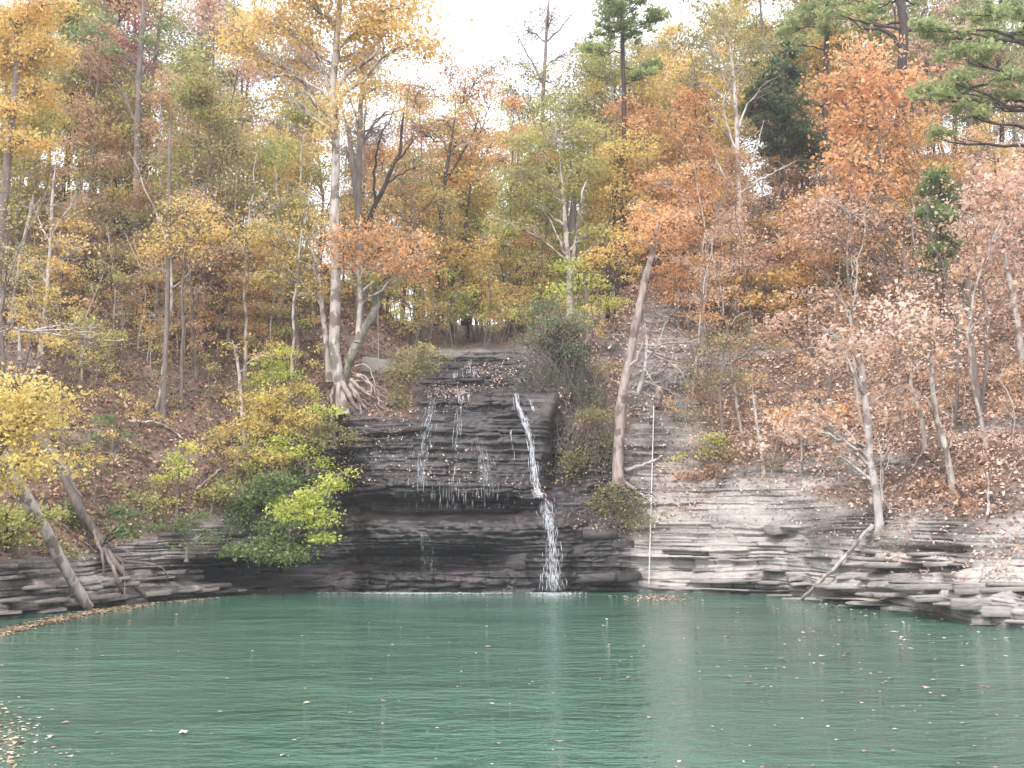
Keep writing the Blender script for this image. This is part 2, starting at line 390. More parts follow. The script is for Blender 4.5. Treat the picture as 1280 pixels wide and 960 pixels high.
G2 = G + HN * d[..., None]
G2[..., 2] += (1 - far) * (1 - rock) * .25 * (fbm(X * 1.5, Yg * 1.5, 0 * X, 90) - .5) * (TT > 3)
wet = np.clip(fall * (1 - sm(4.3, 5.0, TT) * .5) * (.75 + .5 * patch), 0, 1)
wet = np.clip(wet + .7 * (1 - sm(.06, .2, Z + .1 * (patch - .5))) + (left * sm(235, 300, PX)) * low * .95, 0, 1)  # low left rock beside the falls is darkened through this mask too
wet = np.maximum(wet, sm(.62, .72, patch) * cliff * .35 * right)
tone = .5 - .55 * k1 * rock * brk + (.34 + .34 * brk) * (r1 - .5) + .1 * p1 * brk - .2 * left + .22 * right + .2 * right * low + .14 * (r2 - .5) - .35 * g1 * rock * brk + .3 * (fbm(X * .9, Yg * .9, Z * 1.4, 51) - .5)
tone = tone - .02 * right - .24 * right * sm(2.6, 3.2, TT) * sm(2.6, 3.2, TT)
_old = .55 * r1 + .25 * p1 * .5 + .25 - .25 * left + .3 * right * low + .2 * r2 - 1.2 * g1 * rock * .4
soil = np.clip(1 - rock * 1.6 + .7 * (patch - .5) * (1 - cliff * .7), 0, 1)
soil = np.where(TT < 2.6, np.minimum(soil, .15), soil); soil = soil * (1 - np.exp(-(((PX - 685) / 35) ** 2 + ((PYG - 500) / 30) ** 2))) * (1 - .85 * lipcol) * (1 - .6 * barewall)
Mr = len(tt)
def idx(i, j): return i * Mr + j
def sub(name, isel, jsel, label):
    i = np.arange(isel[0], isel[1] + 1); j = np.arange(jsel[0], jsel[1] + 1)
    ni, nj = len(i), len(j)
    a = (np.arange(ni - 1)[:, None] * nj + np.arange(nj - 1)[None])
    Q = np.stack([a, a + nj, a + nj + 1, a + 1], -1).reshape(-1, 4)
    s = np.ix_(i, j)
    me = mesh(name, G2[s].reshape(-1, 3), Q, mat=ROCK, attrs={'wet': ('POINT', wet[s].ravel()), 'tone': ('POINT', tone[s].ravel()), 'soil': ('POINT', soil[s].ravel())})
    o = obj(name, me); tag(o, label, None, None, 'structure'); return o
iA = int(np.searchsorted(colpx, 405)); iB = int(np.searchsorted(colpx, 800)); jC = int(np.searchsorted(tt, 3.0)); nI = len(colpx)
bankL = sub('rock_bank', (0, iA), (0, jC), 'grey layered rock bank along the water left of the falls')
wallF = sub('waterfall_cliff', (iA, iB), (0, jC), 'dark wet layered rock wall the falls run down')
bankR = sub('rock_bank', (iB, nI - 1), (0, jC), 'pale layered rock bank along the water right of the falls')
hill = sub('hillside', (0, nI - 1), (jC, Mr - 1), 'steep wooded hillside under fallen leaves')

# look-ups on the finished ground
GP2 = np.stack(proj(G2), -1).reshape(-1, 3); GF = G2.reshape(-1, 3)
inview = (GP2[:, 0] > -160) & (GP2[:, 0] < 1440) & (GP2[:, 2] < 110) & (np.broadcast_to(TT, PX.shape).ravel() > .9)
KV = np.nonzero(inview)[0]; KB = {}
for q in KV: pass
_bx = (GP2[KV, 0] // 8).astype(int); _by = (GP2[KV, 1] // 8).astype(int); _key = _bx * 10000 + _by
_ord = np.argsort(_key, kind='stable'); _ks = _key[_ord]; _kv = KV[_ord]
def gp(px, py):
    """ground point seen at a photo pixel (the one nearest the camera)"""
    c = []
    for a in (-1, 0, 1):
        for b in (-1, 0, 1):
            k = (int(px // 8) + a) * 10000 + int(py // 8) + b
            s, e = np.searchsorted(_ks, [k, k + 1]); c.append(_kv[s:e])
    c = np.concatenate(c)
    if len(c) == 0: return None
    dd = np.hypot(GP2[c, 0] - px, GP2[c, 1] - py)
    near = c[dd < max(3.2, dd.min() + .5)]
    return GF[near[np.argmin(GP2[near, 2])]].copy()
ii = np.arange(0, nI, 3); jj = np.arange(0, Mr, 3)
_cv = G2[np.ix_(ii, jj)].reshape(-1, 3); _a = (np.arange(len(ii) - 1)[:, None] * len(jj) + np.arange(len(jj) - 1)[None])
_q = np.stack([_a, _a + len(jj), _a + len(jj) + 1, _a + 1], -1).reshape(-1, 4)
BVH = BVHTree.FromPolygons([Vector(v) for v in _cv.tolist()], _q.tolist())
def gz(x, y):
    h = BVH.ray_cast(Vector((x, y, 300)), Vector((0, 0, -1)))
    return h[0].z if h[0] is not None else None
def gd(px, Y):
    """ground point at a photo column and a distance"""
    z = 12.0
    for _ in range(6):
        x = float(x_of(px, z, Y)); q = gz(x, Y)
        if q is None: return None
        z = q
    return np.array([x, Y, z])

# ------------------------------------------------------------------ lake
def water_mat():
    m, nt, out = newmat('green_lake_water'); L = nt.links.new
    b = node(nt, 'ShaderNodeBsdfPrincipled', Roughness=.07, IOR=1.4)
    pn = noise(nt, .12, (1, 1, 1), 3); r = ramp(nt, [lin((58, 90, 77)), lin((70, 103, 89))], [.35, .65]); L(pn.outputs['Fac'], r.inputs['Fac']); L(r.outputs['Color'], b.inputs['Base Color'])
    n1 = noise(nt, 4.6, (.55, 1, 1), 3, .6); n2 = noise(nt, 1.1, (.5, 1, 1), 2, .5); nb = noise(nt, .1, (1, 1.4, 1), 2)
    ad = node(nt, 'ShaderNodeMath', operation='MULTIPLY_ADD'); L(n2.outputs['Fac'], ad.inputs[0]); ad.inputs[1].default_value = 1.6; L(n1.outputs['Fac'], ad.inputs[2])
    mr = node(nt, 'ShaderNodeMapRange'); L(nb.outputs['Fac'], mr.inputs['Value']); mr.inputs['From Min'].default_value = .35; mr.inputs['From Max'].default_value = .65; mr.inputs['To Min'].default_value = .35; mr.inputs['To Max'].default_value = 1
    mu = node(nt, 'ShaderNodeMath', operation='MULTIPLY'); L(ad.outputs[0], mu.inputs[0]); L(mr.outputs[0], mu.inputs[1])
    bp = node(nt, 'ShaderNodeBump', Strength=1.0, Distance=.14); L(mu.outputs[0], bp.inputs['Height']); L(bp.outputs[0], b.inputs['Normal'])
    L(b.outputs[0], out.inputs['Surface']); return m
lake = obj('lake_water', mesh('lake_water', [(-330, -330, 0), (330, -330, 0), (330, 330, 0), (-330, 330, 0)], [(0, 1, 2, 3)], mat=water_mat()))
tag(lake, 'green rippled lake water with floating leaves', None, None, 'structure')

# ------------------------------------------------------------------ tree and bush builders
TONE = lambda n, c=.5, s=.22: np.clip(R.normal(c, s, n), 0, 1)
def ell(n, c, rad, lumps=True):
    """points through an uneven ellipsoid"""
    p = R.normal(0, 1, (n, 3)); p /= np.linalg.norm(p, axis=1, keepdims=True)
    r = R.uniform(.15, 1, n) ** .55
    if lumps: r = r * (.72 + .5 * vnoise(p[:, 0] * 2 + c[0], p[:, 1] * 2 + c[1], p[:, 2] * 2 + c[2], 5))
    return np.asarray(c) + p * r[:, None] * np.asarray(rad)
def crown_parts(clumps, trunk, trad, tb, bb, leaf, spray, per, tw=.012, upl=.25, flat=.4, limbw=.45):
    """clumps: (centre, radii, leaves, tone); one limb per clump from the trunk, a twig to every spray of leaves"""
    LP, LT = [], []
    trunk = np.asarray(trunk)
    for c, rad, n, tone in clumps:
        c = np.asarray(c, float); rad = np.asarray(rad, float)
        ns = max(2, int(n / per)); sub = ell(ns, c, rad)
        # where the limb leaves the trunk: lower than the clump
        hd = np.hypot(trunk[:, 0] - c[0], trunk[:, 1] - c[1])
        k = int(np.argmin(np.abs(trunk[:, 2] - (c[2] - .55 * hd - .3 * rad[2])) + .35 * hd))
        st = trunk[k]; r0 = trad[k] * limbw
        mid = st + (c - st) * .5 + np.array([0, 0, upl * np.linalg.norm(c - st) * .35])
        lp = wig(curve([st, mid, c], 8), .035 * np.linalg.norm(c - st))
        tb.add(lp, np.linspace(r0, max(tw * 1.5, r0 * .35), 8), 5)
        for s_ in sub:
            j = int(np.clip(R.integers(2, 8), 2, 7)); q = lp[j]
            m = q + (s_ - q) * .5 + np.array([0, 0, .12 * np.linalg.norm(s_ - q)])
            bb.add(wig(curve([q, m, s_], 4), .03 * np.linalg.norm(s_ - q)), [max(tw, r0 * .3), tw * 1.1, tw * .8, tw * .5], 3)
            kk = max(2, int(R.poisson(per)))
            off = R.normal(0, 1, (kk, 3)) * np.array([spray, spray, spray * flat])
            off[:, 2] -= .25 * np.hypot(off[:, 0], off[:, 1])
            LP.append(s_ + off); LT.append(np.clip(tone + R.normal(0, .16) + R.normal(0, .2, kk), 0, 1))
    return np.vstack(LP), np.concatenate(LT)

USED = set()
def finish(name, label, cat, org, tb, bb, LP, LT, leaf, mat, bark, group=None, twig=None, crown='crown', trunkname='trunk', up=.6):
    assert label not in USED, label
    USED.add(label)
    t = thing(name, label, cat, org, group)
    if tb and tb.V: obj(trunkname, tb.mesh(trunkname, BM[bark], org), t)
    if bb and bb.V: obj('branches', bb.mesh('branches', BM[twig or bark], org), t)
    if LP is not None and len(LP): obj(crown, leaf_mesh(crown, LP, leaf, LM[mat], LT, org=org, up=up), t)
    return t
def htree(label, base, trunk, w, clumps, mat, bark='grey', name='autumn_tree', cat='tree', leaf=.15, dens=.30, spray=.38, per=32, limbs=(), Y=None, group=None, twig=None, up=.6, flat=.4, tw=.016, dY=0, extra=None):
    """a tree set out from the photo: base and trunk in photo pixels at the distance of its foot; w = (foot, top) trunk widths in pixels"""
    g = gp(*base) if Y is None else None
    if Y is None: Y = g[1]
    org = P(base[0], base[1], Y)
    if g is not None: org = g
    pts = [org - np.array([0, 0, .3])] + [P(x, y, Y + dY * (base[1] - y) / 100) for x, y in trunk]
    tb, bb = Tubes(), Tubes()
    n = 5 + 3 * len(pts); tp = curve(pts, n); m = Y / F / 2
    tr = np.linspace(w[0] * m, w[1] * m, n) * (1 + .5 * np.exp(-np.arange(n) * 1.2))
    tr[-4:] *= np.array([.85, .65, .4, .15])
    tp = wig(tp, .02 * m * 20); tb.add(tp, tr, 8, rough=.06)
    for lp, lw in limbs:
        q = [P(x, y, Y + R.uniform(-.6, .6) * i + dY * (base[1] - y) / 100) for i, (x, y) in enumerate(lp)]
        k = int(np.argmin(np.linalg.norm(tp - q[0], axis=1))); q[0] = tp[k]
        c = wig(curve(q, 4 + 3 * len(q)), .03); tb.add(c, np.linspace(lw * m, lw * m * .12, len(c)), 6)
        # the limb's own twigs
        for _ in range(3 + len(q)):
            j = R.integers(3, len(c)); dr = R.normal(0, 1, 3) * np.array([1, .7, .5]) + np.array([0, 0, .5]); Ln = R.uniform(.5, 1.6)
            e = c[j] + dr / np.linalg.norm(dr) * Ln
            bb.add(wig(curve([c[j], (c[j] + e) / 2 + R.normal(0, .1, 3), e], 5), .04), np.linspace(tw * 1.3, tw * .5, 5), 3)
    cl = []
    for cx in clumps:
        x, y, rx, ry = cx[:4]; dy = cx[4] if len(cx) > 4 else R.uniform(-1, 1); tone = cx[5] if len(cx) > 5 else R.uniform(.35, .65)
        YY = Y + dy; s = YY / F
        cl.append((P(x, y, YY), (rx * s, max(.7, .8 * min(rx, ry * 1.6)) * s, ry * s), 1.45 * dens * math.pi * rx * ry, tone))
    LP = LT = None
    if cl: LP, LT = crown_parts(cl, tp, tr, tb, bb, leaf, spray, per, tw=tw, flat=flat)
    if extra: extra(tb, bb, tp, tr, Y)
    return finish(name, label, cat, org, tb, bb, LP, LT, leaf, mat, bark, group, twig, up=up)

def copytree(src, loc, rz=0, sc=(1, 1, 1), label=None, mats=None, name=None):
    r = src.copy(); COL.objects.link(r); r.location = loc; r.rotation_euler = (0, 0, rz); r.scale = sc
    if label: r['label'] = label
    for ch in src.children:
        c = ch.copy(); COL.objects.link(c); c.parent = r
        m = (mats or {}).get(ch.name.split('.')[0])
        if m: c.material_slots[0].link = 'OBJECT'; c.material_slots[0].material = m
    return r

# ------------------------------------------------------------------ trees one by one, from the photo
def roots(tb, bb, tp, tr, Y): pass
T = htree
# the big pale tree at the brink, left of the falls
def brink_roots(t, Y):
    for pts, w in [([(428, 478), (440, 500), (447, 512)], 12), ([(436, 480), (452, 503), (462, 516)], 10), ([(424, 480), (424, 500), (430, 512)], 11),
                   ([(438, 474), (452, 488), (468, 498), (480, 504)], 7), ([(442, 470), (456, 474), (468, 488), (474, 506)], 6), ([(440, 466), (455, 470), (464, 482), (462, 500)], 5),
                   ([(438, 478), (458, 490), (474, 514)], 6), ([(444, 458), (456, 456), (466, 470), (474, 492)], 4), ([(418, 484), (414, 500), (418, 510)], 7), ([(446, 484), (462, 494), (476, 508), (484, 516)], 4), ([(450, 492), (466, 490), (482, 498), (494, 508)], 3), ([(444, 476), (460, 478), (478, 486), (490, 496)], 3), ([(452, 500), (464, 508), (470, 520)], 4), ([(456, 482), (466, 470), (480, 476)], 2.5), ([(440, 490), (450, 506), (452, 522)], 5)]:
        tb = Tubes(); q = []
        for i, (x, y) in enumerate(pts):
            q.append(P(x, y, Y - .15 - .12 * i))
        c = wig(curve(q, 9), .03); tb.add(c, np.linspace(w * .72, w * .2, 9) * Y / F / 2, 6, rough=.12)
        obj('root', tb.mesh('root', BM['pink'], T0.location), T0)
Y0 = gp(430, 512)[1] + .2
T0 = T('big pale-barked tree at the brink with exposed roots, golden crown over the falls', (430, 510), [(424, 480), (418, 430), (420, 350), (418, 270), (420, 190), (416, 120), (420, 60), (424, 10), (426, -40)], (16, 7),
  [(330, 30, 55, 30), (400, 20, 60, 34), (470, 25, 60, 34), (520, 50, 38, 26), (360, 75, 40, 18), (440, 70, 55, 22), (300, 60, 38, 20), (500, 10, 60, 30), (420, -30, 120, 30), (455, 100, 30, 14, 0, .7), (425, 130, 26, 20, -.5, .7), (410, 165, 20, 16, -.5, .75), (345, 120, 22, 14), (350, -20, 70, 30)],
  'gold', 'pale', 'pale_tree', leaf=.17, dens=.16, spray=.5, Y=Y0, limbs=[([(416, 150), (395, 128), (378, 102), (352, 94), (335, 100)], 7), ([(420, 118), (440, 88), (466, 70), (480, 40), (490, 10)], 8), ([(419, 175), (400, 140), (385, 118), (372, 108)], 5), ([(418, 130), (405, 90), (392, 60), (385, 20)], 6)])
brink_roots(T0, Y0)
T('mossy grey trunk leaning right beside the pale tree at the brink', (428, 500), [(430, 470), (448, 425), (466, 392), (474, 368), (470, 355)], (13, 9), [(490, 345, 26, 9, 0, .6), (455, 350, 22, 8)], 'ygreen', 'moss', Y=Y0 + .4, limbs=[([(470, 372), (490, 340), (510, 322), (535, 310)], 5)], dens=.22)
T('dark twin trunk forking behind the pale brink tree', (452, 300), [(446, 250), (440, 200), (436, 165), (428, 140)], (9, 5), [(440, 120, 24, 16)], 'gold', 'grey', Y=50, limbs=[([(441, 210), (452, 180), (468, 160), (490, 150)], 4)], dens=.15)
T('straight grey trunk against the white sky right of the pale tree', (450, 420), [(448, 300), (449, 220), (450, 160), (452, 120), (460, 80)], (10, 5), [(470, 110, 32, 18), (490, 140, 24, 12)], 'gold', 'grey', Y=49, limbs=[([(450, 190), (470, 150), (500, 138), (520, 130)], 4), ([(450, 160), (440, 130), (432, 110)], 3)], dens=.12)
T('dark crooked trunk bowing right with a bare fork at the sky', (455, 290), [(466, 262), (480, 235), (492, 205), (500, 190), (502, 160), (506, 130)], (7, 3), [(520, 210, 30, 12, 0, .3)], 'olive', 'dark', Y=50.5, limbs=[([(470, 255), (468, 210), (476, 170), (490, 145), (496, 100)], 4), ([(492, 206), (510, 185), (520, 170)], 4)], dens=.12)
T('orange-red tree glowing in front of the pale brink trunk', (447, 420), [(450, 380), (448, 340), (442, 310)], (7, 4),
  [(435, 300, 32, 26, -.5, .4), (470, 285, 34, 18, -.5, .35), (500, 320, 36, 20, 0, .35), (530, 335, 28, 18, 0, .3), (425, 325, 18, 18), (520, 295, 26, 14), (470, 330, 34, 14)], 'orange', 'pale', leaf=.14, dens=.17, spray=.5, Y=Y0 - .3, limbs=[([(450, 370), (475, 345), (510, 325), (540, 318)], 4)])
T('pale yellow tree spreading fine boughs left of the brink', (412, 470), [(408, 430), (402, 380), (396, 330), (380, 290)], (8, 4),
  [(365, 320, 44, 18), (330, 345, 34, 14), (390, 355, 34, 12), (345, 290, 40, 20), (385, 270, 30, 18), (320, 300, 28, 18)], 'yellow', 'pale', leaf=.12, dens=.2, Y=45, limbs=[([(400, 370), (370, 352), (340, 338), (310, 345)], 4), ([(398, 340), (370, 318), (340, 312)], 3)])
T('russet-brown tree with drooping crown behind the stream head', (545, 400), [(548, 330), (552, 260), (560, 200), (570, 140)], (7, 4),
  [(530, 110, 34, 26), (560, 85, 36, 22), (590, 120, 34, 24), (555, 150, 44, 20), (610, 90, 26, 20), (520, 165, 34, 18), (580, 175, 40, 16)], 'rust', 'dark', leaf=.15, dens=.15, Y=56, limbs=[([(556, 230), (590, 170), (600, 140)], 4)])
T('rust-orange crown lit between brown and yellow trees above the falls', (580, 400), [(578, 340), (582, 280), (590, 220)], (6, 3), [(600, 155, 36, 18, 0, .5), (570, 190, 44, 18, 0, .4), (610, 185, 30, 14), (545, 215, 44, 18), (600, 225, 34, 14, 0, .3), (615, 110, 22, 14, 0, .6)], 'orange', 'dark', leaf=.15, dens=.2, Y=58)
T('olive-gold tree filling the gap above the falls', (530, 420), [(528, 360), (520, 290), (515, 240)], (6, 3), [(500, 225, 44, 20), (540, 250, 44, 18), (490, 265, 36, 16), (560, 285, 36, 14), (520, 195, 36, 16), (470, 300, 30, 12)], 'olive', 'grey', leaf=.14, dens=.14, Y=53)
T('yellow-green tree on several pale stems above the falls', (712, 400), [(712, 350), (708, 300), (704, 250), (700, 200)], (9, 4),
  [(650, 215, 46, 24, 0, .55), (700, 170, 50, 28), (650, 175, 34, 18), (730, 210, 46, 20), (690, 235, 46, 18), (660, 255, 44, 16), (735, 165, 30, 18, 0, .75), (700, 130, 40, 20), (640, 280, 36, 14), (745, 290, 34, 12, 0, .7)], 'ygreen', 'pale', leaf=.14, dens=.27, Y=52,
  limbs=[([(712, 345), (722, 290), (728, 240), (738, 215)], 6), ([(711, 330), (692, 285), (676, 255)], 4), ([(710, 350), (728, 320), (755, 290)], 4)])
T('thick grey trunk standing behind the yellow-green tree', (717, 410), [(717, 340), (716, 280), (718, 230)], (13, 9), [(725, 250, 24, 12)], 'ygreen', 'grey', Y=54, dens=.15)
T('bright yellow crown above the leaning trunk', (772, 400), [(770, 330), (768, 270), (772, 220)], (6, 3), [(775, 190, 34, 22, 0, .6), (800, 180, 22, 20, 0, .7), (765, 225, 32, 18), (780, 250, 34, 18, 0, .4)], 'yellow', 'dark', leaf=.15, dens=.32, Y=54)
T('soft orange crown level with the leaning trunk top', (850, 370), [(850, 330), (848, 280), (850, 245)], (6, 4), [(830, 225, 36, 18, 0, .7), (870, 215, 36, 20, 0, .7), (850, 255, 44, 18), (810, 265, 38, 20, 0, .5), (830, 290, 38, 16, 0, .4), (885, 245, 20, 16, 0, .6)], 'orange', 'grey', leaf=.14, dens=.30, Y=53)
T('low orange bush tree behind the leaning trunk', (760, 390), [(760, 350), (762, 325)], (5, 3), [(760, 318, 36, 12, 0, .6), (735, 325, 24, 9), (790, 300, 26, 14)], 'gold', 'dark', leaf=.13, dens=.3, Y=50)
T('rusty orange sprig beside the leaning trunk', (828, 372), [(828, 352)], (3, 2), [(828, 354, 13, 8, 0, .5)], 'orange', 'grey', leaf=.13, dens=.4, name='sapling', cat='sapling')
T('lime leafed low tree at the head of the falls', (735, 420), [(733, 375), (728, 335)], (5, 3), [(715, 330, 24, 10, 0, .6), (735, 350, 26, 9, 0, .5), (760, 375, 26, 9), (700, 362, 22, 10), (730, 382, 26, 10)], 'lime', 'grey', leaf=.13, dens=.28, Y=49)
T('tall bare tree with a few grey leaves against the sky opening', (672, 400), [(672, 300), (676, 200), (680, 100), (684, 30), (688, -20)], (7, 3), [(660, 40, 34, 26), (690, 20, 36, 26), (650, 80, 30, 20), (710, 70, 30, 22), (680, 100, 36, 16)], 'grey', 'grey', leaf=.13, dens=.11, Y=64, per=12, limbs=[([(679, 110), (660, 70), (645, 40)], 4), ([(682, 60), (705, 30), (720, 10)], 3)])
T('brown and green tree top below the sky opening', (650, 405), [(648, 320), (645, 240), (650, 170)], (7, 4), [(640, 110, 34, 22), (680, 95, 34, 18), (720, 100, 34, 22), (665, 130, 40, 18), (740, 130, 30, 20), (620, 85, 22, 18)], 'olive', 'grey', leaf=.15, dens=.18, Y=62)
# pines
def pine(label, base, trunk, w, tufts, mat='pine', Y=None, bark='dark', name='pine_tree', dens=.5, needle=.2, cat='pine tree', limbs=()):
    if Y is None: Y = gp(*base)[1]
    org = P(base[0], base[1], Y); m = Y / F / 2
    pts = [org] + [P(x, y, Y) for x, y in trunk]; n = 5 + 3 * len(pts); tp = wig(curve(pts, n), .03); tr = np.linspace(w[0] * m, w[1] * m, n)
    tb, bb = Tubes(), Tubes(); tb.add(tp, tr, 8, rough=.05)
    for lp, lw in limbs:
        c = wig(curve([P(x, y, Y + .3 * i) for i, (x, y) in enumerate(lp)], 12), .05); tb.add(c, np.linspace(lw * m, lw * m * .4, 12), 6)
    LP, LT = [], []
    for x, y, rx, ry in tufts:
        dy = R.uniform(-1.2, 1.2); c = P(x, y, Y + dy); s = Y / F
        hd = np.hypot(tp[:, 0] - c[0], tp[:, 1] - c[1]); k = int(np.argmin(np.abs(tp[:, 2] - c[2] + .15 * hd) + .2 * hd))
        lp = wig(curve([tp[k], (tp[k] + c) / 2 + np.array([0, 0, -.1]), c], 7), .06); tb.add(lp, np.linspace(tr[k] * .4, .02, 7), 5)
        ns = max(4, int(rx * ry * .05)); sub = ell(ns, c, (rx * s * 1.25, rx * s * .9, ry * s * 1.35))
        for q in sub:
            bb.add(curve([lp[R.integers(3, 7)], q], 3), [.02, .014, .008], 3)
            kk = int(40 * dens * 2); dirs = R.normal(0, 1, (kk, 3)); dirs[:, 2] = np.abs(dirs[:, 2]) * .8 + .1; dirs /= np.linalg.norm(dirs, axis=1, keepdims=True)
            LP.append((q + dirs * R.uniform(.05, .5, (kk, 1)))); LT.append(np.clip(R.normal(.5 + R.normal(0, .12), .2, kk), 0, 1))
    LP = np.vstack(LP); LT = np.concatenate(LT)
    USED.add(label); t = thing(name, label, cat, org)
    obj('trunk', tb.mesh('trunk', BM[bark], org), t); obj('branches', bb.mesh('branches', BM[bark], org), t)
    V, Q = leaf_arrays(LP - org, needle * .8, .3, 1.5)
    obj('crown', mesh('crown', V, Q, mat=LM[mat], attrs={'tone': ('FACE', LT)}), t); return t
pine('tall pine with a bare straight trunk and green top at the sky opening', (781, 380), [(781, 300), (780, 200), (779, 120), (778, 40), (776, -10)], (8, 5), [(755, 15, 24, 12), (790, 10, 34, 14), (765, 40, 30, 10), (745, 62, 20, 8), (795, 42, 26, 9), (820, 25, 20, 10), (800, 95, 24, 9), (770, -15, 30, 14), (815, 85, 18, 8)], 'pine', Y=55, needle=.22)
pine('dark green cedar between the white tree and the orange oak', (975, 330), [(976, 270), (978, 200), (978, 120), (980, 70)], (7, 3), [(978, 72, 16, 14), (965, 95, 22, 12), (992, 100, 18, 12), (955, 125, 26, 12), (985, 135, 28, 14), (970, 155, 34, 12), (1000, 165, 26, 12), (985, 190, 32, 12), (1012, 185, 20, 12), (1008, 210, 18, 8), (975, 112, 24, 12), (980, 170, 30, 14), (945, 140, 16, 8)], 'cedar', Y=54, name='cedar_tree', cat='cedar tree', dens=.85, needle=.2, bark='dark')
pine('young green cedar standing among the pinkish oaks', (1178, 400), [(1178, 330), (1176, 260), (1176, 220)], (5, 2), [(1174, 222, 14, 9), (1166, 240, 18, 9), (1182, 248, 18, 10), (1164, 262, 16, 9), (1180, 275, 18, 10), (1190, 300, 14, 8), (1166, 285, 14, 8), (1160, 318, 18, 9), (1182, 312, 22, 9), (1165, 338, 16, 7)], 'green', Y=43.5, name='cedar_tree', cat='cedar tree', dens=.8, needle=.17)
pine('broad pine reaching light green boughs in from the right edge', (1300, 340), [(1296, 200), (1290, 80), (1288, -40)], (16, 10), [(1230, 20, 36, 8), (1180, 45, 34, 8), (1210, 75, 40, 8), (1260, 45, 30, 8), (1165, 115, 30, 7), (1195, 105, 34, 8), (1240, 130, 34, 7), (1180, 122, 26, 6), (1215, 145, 30, 7), (1168, 172, 22, 5), (1262, 100, 22, 7), (1165, 36, 22, 8), (1275, 15, 24, 8)], 'pine', Y=42, needle=.2, limbs=[([(1290, 90), (1250, 100), (1210, 112), (1185, 120)], 6), ([(1290, 60), (1240, 40), (1190, 40)], 6), ([(1292, 130), (1262, 125), (1242, 132)], 5)])
pine('dark thick-trunked pine on the right skyline', (1125, 330), [(1126, 240), (1126, 120), (1130, 50), (1126, 0), (1124, -30)], (15, 11), [(1105, 5, 30, 8), (1150, 2, 22, 8), (1080, 30, 24, 7), (1040, 15, 30, 8), (1160, 30, 14, 6)], 'pine', Y=54, limbs=[([(1128, 60), (1108, 38), (1080, 36), (1058, 20)], 7), ([(1129, 50), (1145, 25), (1160, 10)], 5)])
pine('slim pine on the skyline left of the thick-trunked pine', (1028, 330), [(1030, 200), (1032, 90), (1034, 10), (1036, -30)], (8, 6), [(1010, 20, 34, 9), (1045, 40, 24, 8), (985, 35, 26, 7), (1000, 55, 24, 7), (1020, -5, 34, 10)], 'pine', Y=55)
# right bank and slope
T('white-barked tree rising bare from the right slope with olive top', (920, 396), [(922, 330), (925, 270), (922, 200), (920, 140), (916, 90), (912, 50)], (8, 4),
  [(860, 50, 40, 18), (905, 40, 48, 20), (945, 60, 34, 18), (880, 85, 40, 14, 0, .6), (850, 95, 26, 14), (930, 90, 30, 12), (890, 15, 44, 16)], 'olive', 'white', leaf=.15, dens=.2, name='pale_tree', limbs=[([(926, 262), (935, 225), (945, 190), (955, 150)], 5), ([(925, 245), (950, 225), (975, 212), (998, 200)], 4), ([(924, 250), (905, 220), (892, 190), (885, 160)], 4), ([(921, 190), (908, 155), (905, 120)], 4), ([(921, 165), (935, 130), (960, 100)], 4)])
T('thin grey trunk leaning left of the white-barked tree', (908, 335), [(902, 290), (892, 250), (884, 225)], (7, 3), [(880, 230, 16, 10)], 'orange', 'pale', Y=55, dens=.15)
T('thin dark trunk against the sky left of the white-barked tree', (895, 330), [(893, 250), (890, 180), (882, 120)], (6, 4), [(870, 120, 22, 10)], 'olive', 'dark', Y=60, limbs=[([(891, 190), (900, 140), (905, 100)], 3)], dens=.12)
T('large orange-brown oak crowding the right skyline', (1118, 420), [(1112, 330), (1108, 260), (1100, 190), (1092, 120)], (11, 5),
  [(1080, 70, 44, 28, 0, .65), (1050, 110, 38, 26), (1110, 110, 44, 28), (1070, 150, 46, 26), (1130, 150, 36, 24), (1060, 195, 44, 22), (1110, 195, 44, 22), (1090, 235, 46, 20), (1045, 240, 30, 18), (1130, 230, 28, 18), (1145, 95, 24, 18)], 'orange', 'grey', leaf=.22, dens=.13, spray=.55, flat=.6, name='oak_tree', cat='oak tree', Y=50, per=18)
T('pink-brown oak with papery leaves under the orange oak', (1140, 420), [(1136, 370), (1132, 330), (1125, 290)], (11, 5), [(1060, 270, 38, 20), (1020, 260, 34, 20), (1100, 285, 36, 18), (1030, 295, 38, 16), (1140, 275, 26, 16), (990, 285, 30, 16), (1065, 310, 34, 14)], 'pink', 'grey', leaf=.19, dens=.13, spray=.55, flat=.6, name='oak_tree', cat='oak tree', Y=48, per=20, limbs=[([(1134, 350), (1140, 310), (1136, 270)], 5)])
T('pink-leaved oak at the right edge of the slope', (1278, 460), [(1270, 390), (1258, 330), (1250, 270)], (9, 4), [(1240, 235, 36, 22), (1265, 270, 30, 22), (1225, 275, 30, 18), (1250, 310, 32, 16), (1270, 340, 24, 16), (1225, 215, 22, 14), (1270, 215, 24, 18)], 'pink', 'pale', leaf=.19, dens=.14, spray=.55, flat=.6, name='oak_tree', cat='oak tree', per=20)
T('dark straight trunk without leaves on the right slope', (1225, 532), [(1220, 480), (1214, 420), (1210, 360), (1206, 320)], (9, 6), [(1215, 330, 20, 10)], 'rust', 'grey', dens=.12, leaf=.18)
T('slender oak with pale papery leaves and a curved trunk', (1192, 612), [(1182, 560), (1170, 520), (1165, 470), (1164, 430)], (9, 5), [(1130, 395, 38, 18, -.5, .75), (1100, 410, 32, 14, -.5, .8), (1165, 400, 32, 16, -.5, .7), (1150, 420, 30, 10), (1190, 410, 18, 8), (1120, 375, 34, 12)], 'pink', 'pale', leaf=.16, dens=.09, spray=.7, flat=.7, name='oak_tree', cat='oak tree', per=20, limbs=[([(1170, 520), (1160, 500), (1148, 488)], 3)])
